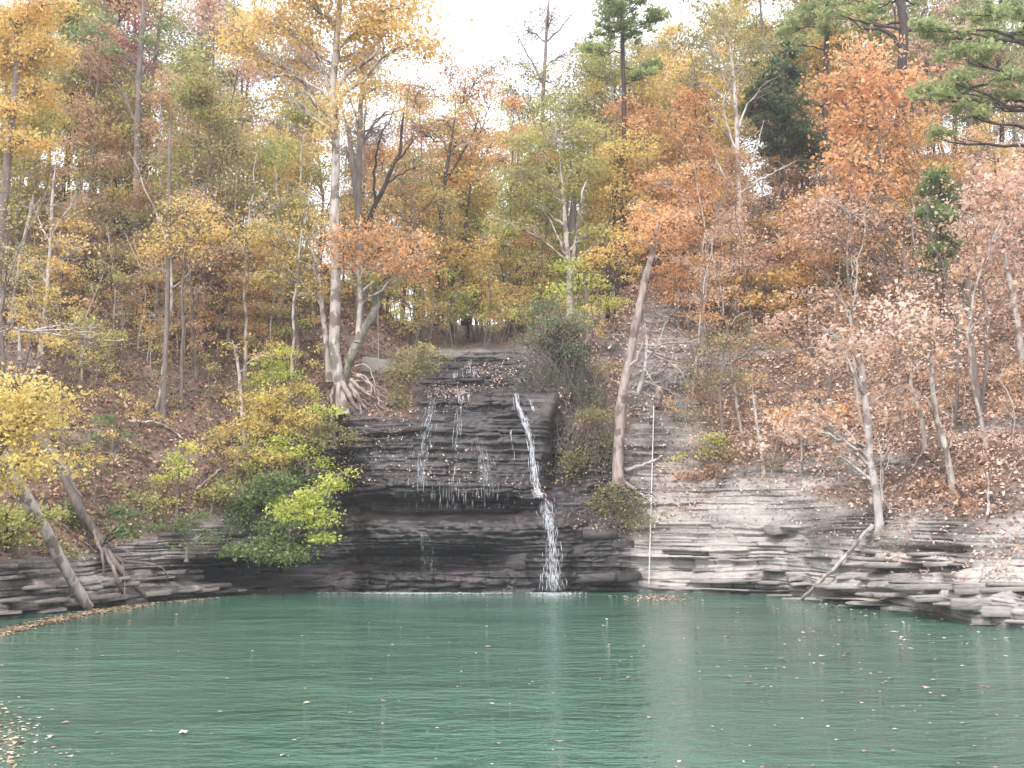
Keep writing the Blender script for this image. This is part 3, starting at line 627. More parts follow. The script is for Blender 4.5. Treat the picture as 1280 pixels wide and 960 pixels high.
T('thin pale trunk curving beside the slender papery oak', (1156, 562), [(1153, 530), (1146, 505), (1138, 480), (1142, 458)], (6, 4), [(1150, 455, 14, 7)], 'pink', 'pale', leaf=.18, dens=.2, name='sapling', cat='sapling')
T('multi-stemmed pale tree rooted on the right ledge', (1098, 662), [(1096, 620), (1088, 575), (1084, 520), (1078, 470), (1078, 440)], (11, 7), [(1000, 520, 30, 14, 0, .5), (1030, 530, 28, 12, 0, .6), (975, 545, 20, 9), (1095, 500, 30, 12), (1120, 490, 24, 12), (1040, 555, 18, 8), (1075, 430, 34, 16, 0, .7), (1040, 420, 22, 10)], 'pink', 'white', name='pale_tree', leaf=.17, dens=.13, spray=.55, flat=.6, per=16,
  limbs=[([(1090, 575), (1060, 555), (1030, 540), (1002, 535)], 6), ([(1084, 500), (1065, 460), (1045, 420), (1010, 400)], 4), ([(1098, 650), (1103, 610), (1100, 560), (1092, 530)], 5), ([(1080, 450), (1060, 425), (1035, 415)], 3), ([(1100, 640), (1106, 625), (1118, 650)], 4)])
T('orange-leaved spray of small oak over the right ledge', (1000, 575), [(1002, 550), (1005, 530)], (3, 2), [(985, 515, 26, 9, 0, .6), (1030, 520, 30, 10, 0, .5), (1060, 510, 22, 9), (1000, 535, 26, 9)], 'orange', 'pale', leaf=.17, dens=.22, name='sapling', cat='sapling', per=16)
T('single slim pale sapling on the leafy right slope', (955, 592), [(950, 555), (944, 515), (940, 480)], (5, 2), [(940, 470, 14, 8)], 'rust', 'white', name='sapling', cat='sapling', dens=.15)
T('bare grey sapling in the middle of the right slope', (876, 440), [(878, 405), (882, 370), (884, 345)], (4, 2), [(884, 345, 10, 6)], 'rust', 'pale', name='sapling', cat='sapling', dens=.12)
T('olive-brown thin-leaved tree below the white-barked tree', (905, 560), [(900, 500), (905, 440), (910, 400)], (5, 2), [(880, 470, 34, 20, 0, .4), (905, 430, 36, 20), (925, 470, 26, 18), (870, 520, 30, 16, 0, .3), (895, 560, 30, 12), (940, 415, 26, 14), (965, 430, 26, 10, 0, .6)], 'olive', 'grey', leaf=.1, dens=.16)
T('bright yellow bush clinging low to the right slope', (895, 575), [(894, 558), (893, 548)], (4, 2), [(893, 546, 14, 8, 0, .8), (848, 571, 10, 4, 0, .7), (875, 560, 9, 5)], 'lime', 'grey', leaf=.12, dens=.6, name='bush', cat='bush', spray=.22)
T('gold-leaved tree crowding the right slope below the white trunk', (935, 420), [(938, 380), (940, 340)], (6, 3), [(910, 350, 22, 14, 0, .6), (940, 345, 30, 16), (980, 345, 32, 14), (960, 370, 34, 12), (985, 380, 26, 10), (1010, 320, 24, 14)], 'gold', 'grey', leaf=.16, dens=.2)
T('dark evergreen shrub halfway up the right slope', (1045, 372), [(1046, 345)], (5, 3), [(1045, 330, 28, 10), (1070, 345, 18, 7), (1030, 350, 14, 6)], 'cedar', 'dark', leaf=.13, dens=.4, name='bush', cat='bush')
T('tan-leaved oak thicket in the middle of the right slope', (1010, 450), [(1012, 415), (1010, 390)], (5, 3), [(990, 400, 34, 12), (1030, 385, 34, 12), (960, 410, 26, 10), (1060, 375, 28, 10), (1010, 365, 30, 10)], 'pink', 'grey', leaf=.17, dens=.18, per=16)
# the leaning trunk and its dead boughs
T('tall leaning bare trunk at the cliff edge right of the falls', (772, 606), [(773, 560), (777, 500), (788, 440), (798, 390), (806, 350), (815, 318), (820, 292), (823, 268)], (14, 5), [(815, 285, 30, 12, 0, .5), (795, 300, 20, 8), (840, 270, 28, 12), (815, 262, 28, 12)], 'orange', 'pink', name='leaning_tree', dens=.2, limbs=[([(790, 470), (800, 440), (803, 400), (803, 350), (806, 310)], 5)], Y=43.1)
T('dead bleached boughs hanging below the leaning trunk', (790, 512), [(798, 490), (806, 460), (808, 430), (806, 400)], (7, 3), [], 'grey', 'white', name='dead_tree', cat='dead tree', Y=47.0,
  limbs=[([(806, 450), (820, 432), (835, 400), (842, 390)], 3), ([(805, 470), (825, 465), (845, 440), (846, 415)], 4), ([(845, 440), (855, 455), (868, 470)], 3), ([(845, 440), (846, 460), (855, 478), (845, 480), (815, 462)], 3), ([(818, 462), (815, 475), (822, 490), (823, 498)], 3), ([(823, 482), (838, 490), (840, 502), (850, 512)], 3), ([(845, 430), (870, 425), (880, 400)], 3), ([(800, 430), (785, 425), (775, 412)], 3)], tw=.014)
# left bank and slope
T('dense yellow-olive tree leaning in from the left water edge', (-60, 735), [(-50, 660), (-30, 600), (0, 560), (20, 520)], (22, 8),
  [(20, 480, 40, 26, 0, .65), (45, 520, 34, 24, 0, .6), (0, 540, 40, 28, 0, .55), (40, 570, 32, 24), (-8, 600, 28, 20, 0, .5), (60, 490, 22, 16), (-20, 500, 40, 30)], 'yellow', 'grey', leaf=.10, dens=.26, Y=26, spray=.4, per=40, flat=.25)
T('green-leaved bush beneath the yellow-olive tree at left', (8, 705), [(8, 675), (10, 650)], (6, 3), [(8, 640, 26, 14, 0, .5), (35, 650, 18, 12), (5, 668, 30, 10, 0, .4), (60, 640, 14, 9)], 'ygreen', 'dark', leaf=.11, dens=.45, name='bush', cat='bush', Y=31.6, spray=.25)
T('bare white sapling with level boughs near the left edge', (50, 442), [(55, 400), (60, 345), (64, 290), (65, 250), (70, 200)], (6, 3), [(80, 300, 30, 20, 0, .7), (40, 330, 26, 16), (105, 310, 20, 14, 0, .7)], 'gold', 'white', leaf=.14, dens=.07, limbs=[([(60, 350), (40, 325), (15, 312), (-15, 300)], 4), ([(61, 345), (80, 330), (110, 320)], 4), ([(64, 300), (75, 275), (95, 250)], 3), ([(63, 305), (50, 280), (40, 250)], 3)], per=8)
T('fallen-looking bare tree holding level white branches at left', (25, 440), [(24, 420), (24, 410)], (4, 3), [], 'gold', 'pale', name='dead_tree', cat='dead tree', Y=36, limbs=[([(24, 410), (45, 415), (80, 420), (118, 432)], 4), ([(24, 408), (5, 414), (-20, 418)], 4), ([(60, 416), (90, 405), (130, 408)], 3), ([(90, 405), (110, 415), (130, 425)], 3)])
T('thin leaning pole of a trunk at the left edge', (12, 405), [(20, 360), (28, 310), (38, 265), (42, 240)], (6, 3), [(40, 250, 22, 12)], 'gold', 'pale', dens=.1, leaf=.14)
T('tall yellow-orange tree filling the top left corner', (-10, 420), [(0, 300), (10, 200), (20, 100), (20, 0)], (14, 7), [(20, 30, 50, 26, 0, .55), (60, 60, 34, 22), (15, 80, 44, 24), (50, 115, 38, 22), (10, 140, 40, 22, 0, .6), (55, 5, 44, 20), (30, 175, 40, 16), (-20, 60, 50, 50)], 'gold', 'grey', leaf=.15, dens=.3, Y=44)
T('straight slim trunk running up the left slope', (206, 522), [(207, 440), (210, 350), (211, 280), (212, 200), (214, 140)], (7, 4), [(240, 260, 34, 20, 0, .75), (215, 285, 28, 16, 0, .7), (265, 290, 26, 16, 0, .7), (230, 310, 34, 14, 0, .65), (195, 310, 22, 12)], 'gold', 'grey', leaf=.12, dens=.26)
T('thin trunk with yellow sprays left of the slim straight one', (194, 412), [(196, 380), (198, 330), (199, 290)], (5, 3), [(185, 320, 20, 9, 0, .7), (205, 340, 22, 8, 0, .7), (180, 412, 18, 4, 0, .7)], 'yellow', 'grey', leaf=.12, dens=.28)
T('tall purple-grey trunk with fresh green sprays at the upper left', (168, 380), [(170, 300), (171, 220), (172, 150), (174, 90), (178, 30), (180, -20)], (11, 6), [(110, 40, 22, 14), (140, 60, 18, 12), (185, 45, 18, 10), (150, 85, 14, 10), (205, 30, 16, 10), (120, 20, 20, 8)], 'green', 'grey', leaf=.15, dens=.25, limbs=[([(172, 160), (150, 110), (120, 80), (100, 50)], 4), ([(174, 100), (195, 70), (230, 60)], 4)])
T('second grey trunk leaning by the purple-grey one', (178, 330), [(180, 240), (184, 160), (196, 60), (205, -10)], (8, 5), [(200, 20, 30, 14)], 'brown', 'grey', Y=60, dens=.12)
T('dark crimson-leaved tree behind the upper left trunks', (140, 330), [(142, 250), (140, 180), (136, 130)], (6, 3), [(115, 115, 34, 18), (150, 135, 34, 16), (95, 95, 24, 14), (170, 160, 24, 12), (185, 140, 18, 14)], 'crimson', 'dark', leaf=.14, dens=.2, Y=58)
T('leaning thin trunk on the lower left slope', (307, 562), [(302, 510), (298, 460), (290, 425)], (6, 3), [(340, 440, 22, 8, 0, .5), (300, 430, 16, 8)], 'yellow', 'pale', leaf=.11, dens=.2)
T('rosy-brown tree high on the left slope', (300, 330), [(300, 280), (298, 220), (300, 170)], (7, 4), [(270, 160, 38, 24), (310, 150, 36, 22), (250, 195, 34, 20), (300, 200, 40, 20), (285, 120, 34, 20), (330, 190, 26, 18)], 'rust', 'grey', leaf=.14, dens=.22, Y=60)
def sap(label, base, h, clumps, mat, bark='grey', leaf=.11, dens=.3, **k):
    return T(label, base, [(base[0] + R.uniform(-4, 4), base[1] - h * .5), (base[0] + R.uniform(-6, 6), base[1] - h)], (4, 2), clumps, mat, bark, name=k.pop('name', 'sapling'), cat=k.pop('cat', 'sapling'), leaf=leaf, dens=dens, spray=k.pop('spray', .26), **k)
sap('yellow-leaved sapling over the dark hollow left of the falls', (360, 560), 70, [(345, 510, 28, 10, 0, .6), (375, 520, 22, 9, 0, .6), (335, 490, 22, 10), (370, 485, 18, 9), (390, 525, 14, 6), (330, 530, 24, 10, 0, .6), (355, 535, 22, 8, 0, .5), (320, 505, 18, 8)], 'yellow', dens=.5)
sap('lime sapling reaching up left of the brink tree', (340, 545), 100, [(340, 455, 22, 9, 0, .5), (365, 470, 20, 8), (325, 475, 20, 9), (350, 435, 18, 7), (385, 490, 18, 8, 0, .6), (340, 495, 22, 8, 0, .5)], 'lime', dens=.4)
sap('pale green sapling under the spreading yellow tree', (375, 470), 60, [(350, 410, 24, 7, 0, .7), (380, 405, 20, 7, 0, .7), (330, 400, 20, 7)], 'lime', dens=.24)
sap('bright yellow tuft beside the roots of the brink tree', (412, 530), 14, [(420, 513, 13, 5, -.3, .75), (405, 519, 9, 4), (395, 508, 12, 5)], 'lime', dens=.5, leaf=.12, Y=42.4)
sap('yellow-green sapling alone on the lower left slope', (222, 640), 90, [(215, 570, 18, 9, 0, .7), (235, 560, 14, 7, 0, .8), (210, 595, 18, 9, 0, .7), (230, 585, 14, 8), (218, 625, 12, 7, 0, .8)], 'lime', dens=.22, leaf=.12)
sap('fresh green sapling low in the middle of the left slope', (140, 560), 45, [(135, 522, 22, 7, 0, .5), (145, 540, 18, 6, 0, .5), (125, 548, 14, 6)], 'green', dens=.35)
sap('orange-tan bush hanging above the yellow-green bush', (345, 610), 40, [(335, 575, 20, 12, 0, .7), (355, 570, 16, 10, 0, .7), (345, 595, 22, 8)], 'yellow', dens=.35, name='bush', cat='bush', leaf=.13)
# bushes at the waterline left of the falls
def bush(label, base, clumps, mat, **k):
    return T(label, base, [(base[0], base[1] - 12)], (k.pop('w', 5), 3), clumps, mat, k.pop('bark', 'grey'), name='bush', cat='bush', spray=k.pop('spray', .24), leaf=k.pop('leaf', .12), dens=k.pop('dens', .5), per=k.pop('per', 26), **k)
bush('bright yellow-green bush overhanging the pool left of the falls', (362, 668), [(370, 640, 26, 15, -1, .6), (400, 645, 22, 15, -1.2, .6), (385, 620, 24, 10, -1, .7), (415, 600, 20, 10, -1, .7), (352, 630, 16, 10), (400, 668, 20, 7, -1.2, .6), (435, 588, 8, 5, -1, .7), (400, 610, 16, 8)], 'lime', Y=40.6)
bush('dark green laurel bush hanging over the water', (320, 690), [(300, 685, 28, 11, -.8, .45), (335, 690, 32, 13, -1, .5), (370, 690, 28, 11, -1, .5), (275, 690, 16, 7), (345, 672, 24, 9)], 'green', Y=40.6, bark='dark')
bush('green shrub on the bank behind the laurel', (310, 655), [(300, 635, 28, 24, 0, .35), (325, 612, 28, 24, 0, .4), (285, 660, 22, 14, 0, .4), (340, 655, 20, 14), (350, 600, 20, 14, 0, .5)], 'green', Y=41.2, bark='dark', dens=.42)
bush('leafy green tangle at the foot of the left log', (110, 680), [(95, 648, 14, 12, .4, .35), (165, 660, 22, 12, 0, .35), (85, 632, 12, 10, .3), (155, 638, 24, 10, 0, .3)], 'green', dens=.26, bark='dark')
bush('olive shrub drooping over the dark hollow at the brink', (418, 545), [(405, 535, 22, 10, -.4, .4), (435, 542, 14, 10, -.4, .35), (395, 550, 16, 9)], 'olive', dens=.4, Y=42.4)
bush('yellow-flecked shrubs on the slope above the left ledge', (180, 640), [(170, 625, 30, 9, 0, .5), (150, 610, 22, 8, 0, .4), (200, 632, 22, 8)], 'ygreen', dens=.2)
bush('tall olive thicket left of the stream head', (515, 495), [(500, 470, 24, 18, -.2, .35), (525, 455, 26, 16, -.2, .4), (545, 440, 20, 9), (505, 445, 20, 10), (500, 495, 16, 12, -.3, .3), (530, 435, 20, 8)], 'olive', dens=.38, leaf=.11, spray=.22)
bush('scrubby olive growth spilling down the left bank above the ledge', (60, 690), [(55, 680, 26, 8, 0, .4), (85, 690, 24, 7, 0, .3)], 'olive', dens=.3)
bush('thin green growth hanging on the left rock right of the fallen tree', (235, 690), [(215, 655, 24, 8, 0, .4), (245, 645, 26, 9, 0, .5), (260, 670, 20, 8, 0, .3), (230, 680, 18, 6, 0, .5)], 'green', dens=.22)
bush('mixed yellow and green brush above the laurel', (265, 640), [(255, 618, 24, 9, 0, .6), (280, 605, 22, 10, 0, .5), (240, 630, 20, 7, 0, .4)], 'ygreen', dens=.26)
bush('rusty brush at the top of the pale right rock face', (870, 600), [(860, 592, 26, 7, 0, .5), (895, 588, 26, 7, 0, .4), (925, 595, 20, 6, 0, .5)], 'rust', dens=.26, leaf=.13)
bush('olive brush at the cliff top beside the leaning trunk', (750, 480), [(745, 468, 18, 10, 0, .4), (765, 458, 14, 8, 0, .5)], 'olive', dens=.3)
bush('yellow-green brush between the lime saplings and the dark hollow', (385, 585), [(375, 560, 22, 10, -.2, .6), (395, 575, 16, 8, -.2, .5), (360, 548, 20, 9, 0, .6), (345, 560, 18, 8, 0, .5)], 'lime', dens=.36, Y=42.3)
bush('olive-green brush filling the bank under the orange-tan bush', (320, 600), [(310, 580, 22, 10, 0, .5), (330, 600, 20, 10, 0, .4), (295, 600, 18, 9, 0, .5), (305, 560, 20, 9, 0, .6)], 'ygreen', dens=.36)
bush('yellow brush on the mid slope above the olive-green brush', (290, 560), [(285, 535, 24, 10, 0, .6), (310, 520, 22, 10, 0, .6), (265, 550, 18, 8, 0, .5), (300, 495, 20, 8, 0, .6)], 'yellow', dens=.34)
bush('dark green growth drooping into the hollow beside the yellow-green bush', (395, 610), [(385, 600, 16, 10, 0, .3), (400, 625, 14, 9, 0, .3), (375, 585, 16, 8, .2, .35)], 'green', dens=.4, bark='dark', Y=42.4)

# ------------------------------------------------------------------ hanging thicket right of the stream head: leaves above, long stems below
def thicket(label, org_px, Y, top, hang, mat, stemmat, leaf=.11, dens=.55, nst=150):
    org = P(*org_px, Y); tb, bb = Tubes(), Tubes(); LP, LT = [], []
    for x, y, rx, ry, dy, tone in top:
        c = P(x, y, Y + dy); s = Y / F; n = int(dens * math.pi * rx * ry / 22); sub = ell(n, c, (rx * s, min(rx, ry) * s, ry * s))
        for q in sub:
            st = org + R.normal(0, .5, 3) * np.array([1.4, .4, .3]); tb.add(wig(curve([st, (st + q) / 2 + np.array([0, 0, .25]), q], 5), .05), np.linspace(.018, .006, 5), 3)
            k = R.poisson(24); LP.append(q + R.normal(0, 1, (k, 3)) * np.array([.24, .24, .13])); LT.append(np.clip(tone + R.normal(0, .1) + R.normal(0, .16, k), 0, 1))
    for _ in range(nst):
        x0, y0, x1, y1, dy = hang[R.integers(len(hang))]
        a = P(x0 + R.normal(0, 16), y0 + R.normal(0, 7), Y + dy + R.uniform(0, .4)); e = P(x1 + R.normal(0, 18), y1 + R.normal(0, 16), Y + dy - R.uniform(0, .5))
        m = (a + e) / 2 + np.array([R.normal(0, .2), -R.uniform(.1, .5), .35])
        bb.add(wig(curve([a, m, e], 7), .05), np.linspace(.014, .005, 7), 3)
        k = R.poisson(20); j = R.uniform(.3, 1, k)[:, None]; LP.append(a + (e - a) * j + R.normal(0, .14, (k, 3))); LT.append(np.clip(R.normal(.35, .2, k), 0, 1))
    USED.add(label); t = thing('thicket', label, 'thicket', org)
    obj('stem_tangle', bb.mesh('stem_tangle', BM['grey'], org), t)
    if tb.V: obj('stems', tb.mesh('stems', BM['dark'], org), t)
    obj('foliage', leaf_mesh('foliage', np.vstack(LP), leaf, LM[mat], np.concatenate(LT), org=org), t); return t
thicket('green topped thicket hanging beside the head of the falls', (700, 440), 45.2, [(690, 410, 38, 20, 0, .6), (725, 405, 30, 18, .3, .6), (700, 480, 26, 20, -.4, .3), (735, 500, 22, 20, -.3, .3), (665, 425, 24, 14, -.2, .4), (705, 435, 34, 14, -.3, .4), (730, 450, 24, 16, 0, .3), (680, 385, 26, 12, .5, .4)],
  [(685, 430, 690, 500, -.4), (700, 430, 710, 520, -.4), (715, 440, 730, 540, -.2), (735, 450, 745, 560, 0), (660, 435, 665, 480, -.4), (700, 470, 715, 550, -.2), (745, 480, 750, 575, 0), (692, 480, 700, 545, -.6), (700, 500, 712, 590, -.7)], 'sage', 'moss', leaf=.10, dens=.42, nst=150)
thicket('brown stemmed brush on the ledge under the hanging thicket', (740, 560), 43.6, [(728, 570, 18, 16, 0, .4), (755, 555, 16, 14, .2, .3), (715, 580, 10, 12, 0, .5), (745, 520, 18, 14, .2, .35)], [(735, 530, 730, 590, 0), (755, 520, 757, 580, .1), (720, 540, 715, 590, 0)], 'olive', 'moss', dens=.6, nst=55)
thicket('olive moss bush overhanging the ledge by the rope', (770, 622), 42.6, [(770, 620, 28, 10, 0, .35), (755, 632, 18, 12, -.2, .35), (785, 630, 18, 12, -.2, .45), (765, 612, 26, 6, 0, .3), (790, 655, 10, 9, -.2, .6)], [(755, 625, 750, 655, -.2), (770, 625, 770, 660, -.3), (788, 628, 792, 662, -.2)], 'olive', 'moss', leaf=.09, dens=.7, nst=65)

# ------------------------------------------------------------------ woods: kinds built once, then copied with their own size, turn and colours
def proto(kind, seed):
    global R
    keep, R = R, np.random.default_rng(1000 + seed)
    tb, bb = Tubes(), Tubes(); org = np.zeros(3); LP = LT = None
    if kind == 'tall':
        h = R.uniform(15, 18); lean = R.normal(0, .5, 2)
        tp = wig(curve([(0, 0, -.4), (lean[0] * .3, lean[1] * .3, h * .4), (lean[0], lean[1], h * .75), (lean[0] * 1.3, lean[1] * 1.3, h)], 16), .06); tr = np.linspace(.14, .03, 16)
        cl = []
        for i in range(15):
            u = R.uniform(.3, 1.0); a = R.uniform(0, 6.28); rr = 2.8 * math.sin(math.pi * min(1, (u - .25) / .8)) * R.uniform(.35, 1)
            cl.append(((lean[0] * u + rr * math.cos(a), lean[1] * u + rr * math.sin(a), h * u), (R.uniform(.9, 1.6), R.uniform(.9, 1.6), R.uniform(.5, .9)), R.integers(260, 460), R.uniform(.3, .7)))
        tb.add(tp, tr, 7, rough=.05); LP, LT = crown_parts(cl, tp, tr, tb, bb, .17, .45, 24, tw=.014); leaf = .17
    elif kind == 'mid':
        h = R.uniform(8, 10.5); tp = wig(curve([(0, 0, -.4), (R.normal(0, .4), R.normal(0, .3), h * .5), (R.normal(0, .9), R.normal(0, .7), h)], 12), .06); tr = np.linspace(.10, .022, 12)
        cl = []
        for i in range(15):
            u = R.uniform(.15, 1.0); a = R.uniform(0, 6.28); rr = 2.3 * math.sin(math.pi * min(1, (u + .1) / 1.15)) * R.uniform(.2, 1)
            cl.append(((rr * math.cos(a), rr * math.sin(a), h * u), (R.uniform(.9, 1.5), R.uniform(.9, 1.5), R.uniform(.35, .6)), R.integers(200, 420), R.uniform(.3, .75)))
        tb.add(tp, tr, 6, rough=.05); LP, LT = crown_parts(cl, tp, tr, tb, bb, .15, .42, 24, tw=.012, flat=.35); leaf = .15
    elif kind == 'under':
        h = R.uniform(6, 7.5); tp = wig(curve([(0, 0, -.3), (R.normal(0, .3), R.normal(0, .3), h * .5), (R.normal(0, .7), R.normal(0, .7), h)], 10), .05); tr = np.linspace(.07, .018, 10)
        cl = []
        for i in range(9):
            u = R.uniform(.3, 1.0); a = R.uniform(0, 6.28); rr = R.uniform(.5, 1.7)
            cl.append(((rr * math.cos(a), rr * math.sin(a), h * u), (R.uniform(.6, 1.1), R.uniform(.6, 1.1), R.uniform(.2, .35)), R.integers(70, 150), R.uniform(.3, .75)))
        tb.add(tp, tr, 6, rough=.05); LP, LT = crown_parts(cl, tp, tr, tb, bb, .13, .3, 18, tw=.01, flat=.3); leaf = .13
    elif kind == 'bare':
        h = R.uniform(9, 12); tp = wig(curve([(0, 0, -.3), (R.normal(0, .5), R.normal(0, .4), h * .5), (R.normal(0, 1.2), R.normal(0, .8), h)], 14), .06); tr = np.linspace(.10, .02, 14)
        cl = [((R.normal(0, 1.2), R.normal(0, 1.2), h * R.uniform(.5, 1)), (.9, .9, .6), 36, R.uniform(.3, .7)) for i in range(9)]
        tb.add(tp, tr, 6, rough=.05); LP, LT = crown_parts(cl, tp, tr, tb, bb, .14, .4, 6, tw=.012); leaf = .14
    elif kind == 'sapling':
        h = R.uniform(2.2, 3.4); tp = wig(curve([(0, 0, -.2), (R.normal(0, .2), R.normal(0, .2), h * .5), (R.normal(0, .4), R.normal(0, .4), h)], 7), .03); tr = np.linspace(.03, .01, 7)
        cl = [((R.normal(0, .55), R.normal(0, .55), h * R.uniform(.35, 1)), (.45, .45, .16), R.integers(30, 70), R.uniform(.3, .75)) for i in range(6)]
        tb.add(tp, tr, 5); LP, LT = crown_parts(cl, tp, tr, tb, bb, .12, .22, 14, tw=.007, flat=.35); leaf = .12
    nm = {'tall': 'forest_tree', 'mid': 'forest_tree', 'under': 'understory_tree', 'bare': 'bare_tree', 'sapling': 'sapling'}[kind]
    ct = {'tall': 'tree', 'mid': 'tree', 'under': 'tree', 'bare': 'tree', 'sapling': 'sapling'}[kind]
    t = thing(nm, nm, ct, (0, 0, 0)); obj('trunk', tb.mesh('trunk', BM['grey'], org), t); obj('branches', bb.mesh('branches', BM['grey'], org), t)
    obj('crown', leaf_mesh('crown', LP, leaf, LM['olive'], LT), t)
    R = keep; return t
NP = dict(tall=8, mid=8, under=7, bare=4, sapling=5)
PROTO = {k: [proto(k, i + 20 * len(k)) for i in range(n)] for k, n in NP.items()}
used_proto = set()
ORD = ['leftmost'] + [w + ' from left' for w in 'second third fourth fifth sixth seventh eighth ninth tenth eleventh twelfth thirteenth fourteenth fifteenth sixteenth seventeenth eighteenth nineteenth twentieth'.split()]
COLN = dict(yellow='yellow', gold='golden', orange='orange', rust='rusty', pink='pinkish', olive='olive', lime='lime green', ygreen='yellow-green', green='green', pine='green', brown='brown', crimson='dark red', grey='grey-leaved')
WHAT = dict(tall='tall {} tree', mid='bushy {} tree', under='small {} tree', bare='nearly bare {} tree', sapling='{} sapling')
def wood(zone, kind, n, pxr, Yr, pal, barks, sc=(.85, 1.15), group=None, pyr=None):
    """n trees of a kind: px range with a distance range, or a range of photo rows on the visible slope"""
    spots = []
    for i in range(n):
        for _ in range(30):
            px = R.uniform(*pxr)
            g = gp(px, R.uniform(*pyr)) if pyr else gd(px, R.uniform(*Yr))
            if g is not None and all(np.hypot(g[0] - q[0], g[1] - q[1]) > (.5 if kind == 'sapling' else 1.0) for q in spots): spots.append(g); break
    spots.sort(key=lambda g: proj(g)[0]); cs = [pal[R.integers(len(pal))] for _ in spots]; cnt = {}
    for g, c in zip(spots, cs):
        k = cnt[c] = cnt.get(c, -1) + 1
        lab = f'{WHAT[kind].format(COLN[c])} {zone}, {ORD[k]} of those'
        src = PROTO[kind][R.integers(NP[kind])]; s = R.uniform(*sc); g = g.copy(); g[2] -= .05
        mats = {'crown': LM[c], 'trunk': BM[barks[R.integers(len(barks))]]}; mats['branches'] = mats['trunk']
        if src.name not in used_proto:
            used_proto.add(src.name); src.location = g; src.rotation_euler.z = R.uniform(0, 6.28); src.scale = (s, s, s * R.uniform(.9, 1.15)); t = src; t['label'] = lab
            for ch in t.children:
                ch.material_slots[0].link = 'OBJECT'; ch.material_slots[0].material = mats[ch.name.split('.')[0]]
        else: t = copytree(src, g, R.uniform(0, 6.28), (s, s, s * R.uniform(.9, 1.15)), lab, mats)
        t['group'] = group or WHAT[kind].format('').replace('  ', ' ').strip() + 's ' + zone
        assert lab not in USED, lab
        USED.add(lab)
wood('on the left ridge', 'tall', 12, (-60, 310), (55, 66), ['rust', 'ygreen', 'olive', 'gold', 'green', 'ygreen', 'crimson', 'pink'], ['grey', 'dark'])
wood('behind the left ridge', 'tall', 7, (-80, 300), (64, 76), ['rust', 'ygreen', 'olive', 'grey', 'green', 'ygreen'], ['grey', 'dark'])
wood('high on the left slope', 'tall', 12, (-60, 370), (46, 55), ['olive', 'rust', 'gold', 'ygreen'], ['grey', 'pale'], sc=(.6, .85))
wood('low in the left notch', 'tall', 4, (440, 545), (58, 74), ['gold', 'olive'], ['grey', 'dark'], sc=(.6, .8))
wood('low in the central notch', 'tall', 13, (545, 760), (60, 84), ['yellow', 'ygreen', 'ygreen', 'orange', 'yellow'], ['grey', 'pale'], sc=(.75, .95))
wood('beside the sky gap', 'tall', 8, (440, 600), (58, 72), ['ygreen', 'orange', 'yellow', 'ygreen'], ['grey', 'pale'], sc=(.75, .92))
wood('around the lone pine', 'tall', 8, (715, 870), (60, 72), ['olive', 'grey', 'ygreen', 'rust'], ['grey', 'pale'], sc=(.85, 1.0))
wood('behind the pale brink tree', 'tall', 6, (320, 520), (58, 68), ['rust', 'olive', 'grey'], ['grey', 'pale'], sc=(.75, .95))
wood('far up the valley', 'tall', 14, (420, 800), (88, 125), ['olive', 'gold', 'yellow', 'brown'], ['grey', 'dark'], sc=(.6, .8))
wood('along the left ridge', 'mid', 16, (-70, 400), (52, 62), ['rust', 'ygreen', 'yellow', 'gold', 'yellow', 'rust', 'ygreen', 'green'], ['grey', 'dark'])
wood('halfway up the left slope', 'mid', 12, (-60, 380), (47, 52), ['olive', 'gold', 'rust', 'ygreen', 'pink'], ['grey', 'pale'], sc=(.6, .85))
wood('crowding the notch', 'mid', 21, (430, 800), (55, 82), ['lime', 'ygreen', 'yellow', 'gold', 'ygreen', 'orange'], ['grey', 'dark'], sc=(.7, 1.1))
wood('filling the far valley', 'mid', 16, (440, 800), (80, 112), ['ygreen', 'yellow', 'gold', 'yellow'], ['grey', 'dark'], sc=(.8, 1.1))
wood('along the right ridge', 'mid', 20, (860, 1340), (56, 64), ['rust', 'orange', 'pink', 'gold', 'olive', 'gold'], ['grey', 'dark'])
wood('halfway up the right slope', 'mid', 16, (850, 1330), (49, 55), ['pink', 'orange', 'rust', 'gold', 'pink'], ['grey', 'pale'], sc=(.55, .8))
wood('on the crest right of the notch', 'mid', 12, (760, 930), (55, 70), ['orange', 'gold', 'olive', 'yellow', 'ygreen'], ['grey', 'pale'], sc=(.8, 1.1))
wood('under the trees above the falls', 'under', 40, (425, 790), (50, 84), ['yellow', 'ygreen', 'gold', 'olive'], ['grey', 'dark'], sc=(.7, 1.1))
wood('left of the white-barked tree', 'tall', 10, (770, 930), (57, 72), ['olive', 'yellow', 'ygreen', 'gold'], ['grey', 'pale'], sc=(.75, 1))
wood('on the right ridge', 'tall', 12, (930, 1330), (58, 66), ['gold', 'ygreen', 'pine', 'olive', 'orange'], ['grey', 'dark'])
wood('behind the right ridge', 'tall', 14, (920, 1330), (66, 78), ['olive', 'pine', 'brown', 'gold', 'crimson'], ['grey', 'dark'])
wood('high on the right slope', 'under', 26, (860, 1330), (48, 60), ['rust', 'pink', 'orange', 'gold', 'brown'], ['grey', 'pale'], sc=(.7, 1.15))
wood('scattered over the left slope', 'under', 40, (-40, 400), None, ['gold', 'yellow', 'olive', 'ygreen', 'yellow', 'rust'], ['grey', 'pale'], sc=(.55, .9), pyr=(300, 480))
wood('leafless on the left slope', 'bare', 16, (-20, 400), None, ['gold', 'yellow', 'olive'], ['grey', 'grey', 'pale'], sc=(.7, 1), pyr=(330, 560))
wood('leafless on the right slope', 'bare', 18, (840, 1290), None, ['pink', 'rust', 'orange'], ['grey', 'pale'], sc=(.6, .9), pyr=(330, 560))
